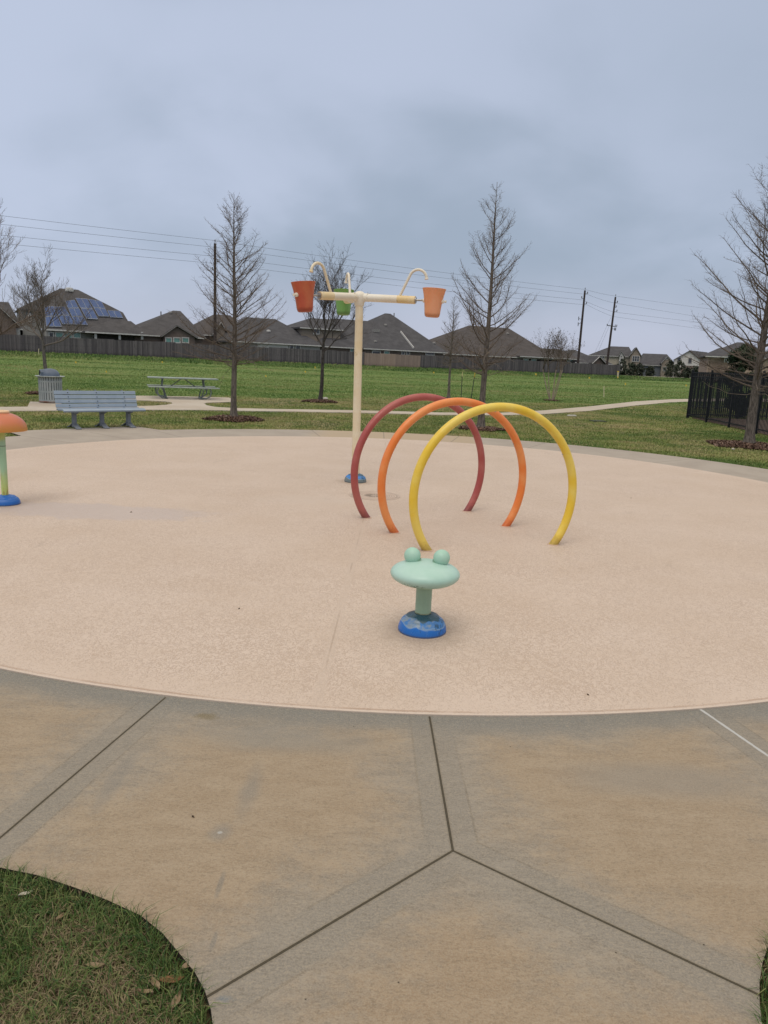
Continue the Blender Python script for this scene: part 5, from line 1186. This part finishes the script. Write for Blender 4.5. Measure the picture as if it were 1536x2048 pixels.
# H
h = houseF('brown_roof_house', 'brown-roofed house directly behind the tall cypress', 10)
rf, cr = h.hip((900, 710), (1118, 715), (938, 653.5), (1018, 654), 19, rf3, bk1); roofvent(h, 1015, 668, cr, rf)
h.hip((868, 707.5), (960, 711), (893, 678), (936, 667), 12, rf3, bk1, back=1.5, rn='wing_roof', wn='wing_wall')
h.hip((1040, 712.5), (1160, 716.5), (1085, 695), (1120, 700), 10, rf3, porch_d, back=-.8, inset=1.2, rn='porch_roof', wn='porch_wall')
for x0, x1, g_ in ((1013, 1020, gl_d), (1046, 1056, gl_t), (1062, 1072, gl_t), (1133, 1150, gl_t)): h.win(x0, 718, x1, 724, .3, g_, rows=1)
# I
h = houseF('garage_house', 'low house with a brown gable between the two power poles', 12)
h.hip((1112, 715), (1196, 718), (1146, 699.5), (1150, 699.5), 11, rf2, bk1)
h.hip((1150, 725), (1225, 727), (1158, 711), (1196, 712.5), 9, rf2, bk1, back=-3, rn='garage_roof', wn='garage_wall')
h.gable((1182, 727), (1211, 725.5), (1197, 712), 5, rf2, bk1, back=-3.6)
def houseP(name, lab, Y, ang=0.0):
    n = Vector((math.sin(ang), math.cos(ang), 0)); return Hs(name, lab, Vector((.42*Y, Y, 0)), n, 1.1)
# J
h = houseP('tan_house', 'tan two-storey house with a white-trimmed gable right of the power poles', 205, .25)
rf, cr = h.hip((1177, 709.5), (1268, 713.5), (1222, 692), (1258, 694.3), 13, rf2, sd_t)
h.gable((1258, 711.8), (1284, 712.2), (1273, 694), 9, rf2, bk3, back=-1.2)
h.gable((1236.5, 712.5), (1250.5, 713.2), (1243, 701.5), 4, rf2, sd_w, back=-.6)
for x0, y0, x1, y1 in ((1200, 711.5, 1203.5, 718), (1205, 712, 1208, 718), (1205, 719, 1208, 724)): h.win(x0, y0, x1, y1, .40, gl_d, rows=1)
for y0 in (711, 716.5): h.win(1241, y0, 1244, y0+3.6, -.62, gl_d, rows=1)
h.win(1264.5, 712, 1278.5, 723, -1.22, gl_d, cols=3, rows=2); h.box('porch_column', 1277, 736, 1280, 748, -2, .5, trim); h.box('porch_column', 1257, 737, 1259.5, 748, -2, .5, trim)
# K
h = houseP('blue_grey_house', 'low blue-grey house with a front gable in the middle of the right-hand row', 222, .2)
h.hip((1280, 729.5), (1355, 731.5), (1286, 707.3), (1334, 708), 14, rf2, sd_b)
h.gable((1322, 726), (1348, 727), (1335, 711.5), 8, rf2, bk3, back=-1.5)
h.win(1332, 714.5, 1336, 718.5, -1.55, gl_d, rows=1); h.win(1326, 734, 1332, 742, -1.55, gl_d, rows=1); h.box('porch_column', 1322, 730, 1324, 747, -2.5, .4, trim)
# L
h = houseP('white_gable_house', 'white gabled house with dark brick below, left of the pink brick house', 190, .15)
h.gable((1346, 718.5), (1406, 723), (1379, 700.5), 13, rf2, sd_w, dirn=Vector((.66, .75, 0)).normalized(), edge=trimd)
h.box('brick_base', 1360, 732.5, 1405, 750, -.08, 12, bk1); h.box('side_wing', 1404, 722, 1418, 748, 1.0, 7, bk1)
for x0, y0, x1, y1 in ((1355.5, 715.5, 1361, 725), (1377, 716, 1383, 726)): h.win(x0, y0, x1, y1, -.02, gl_d, trimd, rows=1)
# M
h = houseP('pink_brick_house', 'pink brick two-storey house behind the black fence', 128, .28)
h.hip((1412, 710.5), (1570, 718), (1474, 684.5), (1482, 684.5), 13, rf2, bk2)
h.hip((1410.8, 710.9), (1470, 713.5), (1438, 696), (1446, 696), 9, rf2, bk2, back=-.35, inset=.8, rn='wing_roof', wn='wing_wall')
h.win(1449, 714.5, 1457, 724, .42, gl_d, cols=2, rows=2)
# street with kerb beyond the field
st = MB(); a = [Vector((60, 176, 0)), Vector((72, 190, 0)), Vector((92, 205, 0)), Vector((150, 215, 0))]
L_ = [(p.x-1, p.y+3) for p in a]; R_ = [(p.x+2, p.y-4) for p in a]
st.slab(L_+list(reversed(R_)), z=1.16, th=.1); structure('street', st, PM)
# ================================================================ shrubs
leaf_dk = grass_mat('evergreen_leaf', [(0.006, 0.014, 0.007), (0.014, 0.032, 0.012), (0.030, 0.058, 0.020), (0.055, 0.085, 0.030)])
leaf_md = grass_mat('shrub_leaf', [(0.022, 0.030, 0.020), (0.042, 0.052, 0.034), (0.070, 0.080, 0.052), (0.11, 0.115, 0.07)])
def shrub(name, lab, cat, base, prof, n, leaf, lm, seed, group=None, trunk=.06):
    """prof: list of (height, radius); leaves sit in lumps through the crown volume"""
    r = np.random.default_rng(seed); t = thing(name, lab, cat, base, 0, group); zs = [p[0] for p in prof]; rs = [p[1] for p in prof]
    nl = 60; lz = r.uniform(zs[0], zs[-1], nl); la = r.random(nl)*2*PI; lr = np.interp(lz, zs, rs)*np.sqrt(r.uniform(.15, 1, nl))*.88
    lc = np.c_[np.cos(la)*lr, np.sin(la)*lr, lz]; ls = r.uniform(.16, .30, nl)*max(rs)
    k = r.integers(0, nl, n); d_ = r.normal(size=(n, 3)); d_ /= np.linalg.norm(d_, axis=1)[:, None]; P = lc[k]+d_*ls[k][:, None]*r.uniform(.5, 1.15, n)[:, None]
    A = r.normal(size=(n, 3)); A /= np.linalg.norm(A, axis=1)[:, None]; B = np.cross(A, d_); B /= np.linalg.norm(B, axis=1)[:, None]+1e-6
    sz_ = leaf*r.uniform(.6, 1.3, n)[:, None]; V = np.stack([P-A*sz_, P+B*sz_*.5, P+A*sz_, P-B*sz_*.5], 1)
    tint = np.clip(r.normal(.35, .2, n)+(r.random(nl)[k]-.5)*.4, 0, 1); b = np.arange(n)[:, None]*4
    o = fast_mesh('foliage', V.reshape(-1, 3), (b+[0, 1, 2, 3]).astype(np.int32), lm, np.repeat(tint, 4)); o.parent = t
    mb = MB(); mb.tube([(0, 0, -.05), (.02, 0, zs[0]+.2), (0, .02, zs[-1]*.7)], [trunk, trunk*.8, trunk*.3], 7)
    for j in range(6):
        q = j*1.05; zz0 = zs[0]+(zs[-1]-zs[0])*(.1+.1*j); mb.tube([(0, 0, zz0*.8), (math.cos(q)*np.interp(zz0, zs, rs)*.6, math.sin(q)*np.interp(zz0, zs, rs)*.6, zz0+.2)], [trunk*.5, trunk*.2], 5)
    mb.build('stem', bark_d, t); return t
b_ = G(1480, 836); shrub('evergreen_shrub', 'dense dark evergreen shrub behind the black fence, left of the right-hand cypress', 'shrub', (b_.x, b_.y+.3, 0), [(.15, .25), (.5, .55), (1.2, .84), (2.0, .80), (2.6, .45), (2.95, .12)], 17000, .058, leaf_dk, 1)
b_ = G(1560, 822); shrub('evergreen_shrub', 'dark evergreen shrub at the right edge, behind the right-hand cypress trunk', 'shrub', (b_.x, b_.y+.3, 0), [(.3, .45), (.8, .8), (1.6, .85), (2.4, .6), (2.9, .2)], 12000, .06, leaf_dk, 2)
SH = [(1225, 205, 1.6, 2.6, 'bright green hedge shrub at the fence end, left of the tan house door'), (1243, 200, 2.1, 4.6, 'dark bushy tree hiding the left half of the tan house'), (1262, 197, 2.4, 3.6, 'dark shrub in front of the tan house porch'), (1279, 200, 1.8, 3.6, 'dark shrub at the right corner of the tan house'), (1300, 212, 1.9, 3.0, 'low dark shrub in front of the blue-grey house'), (1341, 192, 2.3, 4.6, 'round dark tree between the blue-grey house and the white gable house'), (1359, 186, 2.4, 4.4, 'dark tree below the left window of the white gable house'), (1377, 184, 2.0, 2.8, 'low dark shrub under the right window of the white gable house'), (1391, 182, 1.8, 3.2, 'dark shrub at the right corner of the white gable house')]
for i, (px, Y, rr_, hh_, lab) in enumerate(SH):
    X_ = at(px, 745, Y).x; shrub('garden_shrub', lab, 'shrub', (X_, Y, 1.1), [(.2, rr_*.5), (hh_*.35, rr_*.9), (hh_*.65, rr_*.65), (hh_*.85, rr_*.15)], 650, .30, leaf_md, 10+i, 'shrubs in front of the far houses', .12)
# ================================================================ black metal fence on the right
def metal_fence(name, lab, p0, p1, hgt, m, railm, step=.099, post=2.42, rails=(.16, -.16, -.02), pw=.0195, group='metal picket fences'):
    p0 = Vector((*p0, 0)); p1 = Vector((*p1, 0)); d_ = p1-p0; L = d_.length; t = thing(name, lab, 'fence', (p0.x, p0.y, -.03), math.atan2(d_.y, d_.x), group)
    mb = MB(); n = int(L/step)
    for i in range(n+1): mb.box((i*step, 0, hgt/2+.05), (pw, pw, hgt-.06))
    mb.build('pickets', m, t)
    for z in rails:
        q = MB(); q.box((L/2, 0, z if z > 0 else hgt+z), (L, .032, .036)); q.build('rail', railm, t)
    k = int(round(L/post))
    for i in range(k+1):
        q = MB(); q.box((min(L, i*post), 0, hgt/2+.03), (.064, .064, hgt+.06)); q.lathe([(.05, 0), (.05, .02), (0, .05)], 4, (min(L, i*post), 0, hgt+.06)); q.build('post', m, t)
C0 = (12.12, 30.3); blk = mat('black_paint', (0.006, 0.008, 0.012), (0.012, 0.014, 0.019), rough=.6, spec=.25); rl_ = mat('rail_grey', (0.16, 0.18, 0.21), rough=.4)
metal_fence('black_fence', 'black metal picket fence running toward the viewer on the right', C0, (10.95, 18.3), 1.83, blk, blk)
metal_fence('black_fence', 'short far side of the black picket fence, running right from its corner', (C0[0]+.04, C0[1]+.02), (21.5, 33.0), 1.83, blk, blk)
metal_fence('black_fence', 'lower picket fence with a pale grey top rail, behind the black fence', (15.2, 38), (26, 36.5), 1.62, blk, rl_, rails=(.2, -.03))
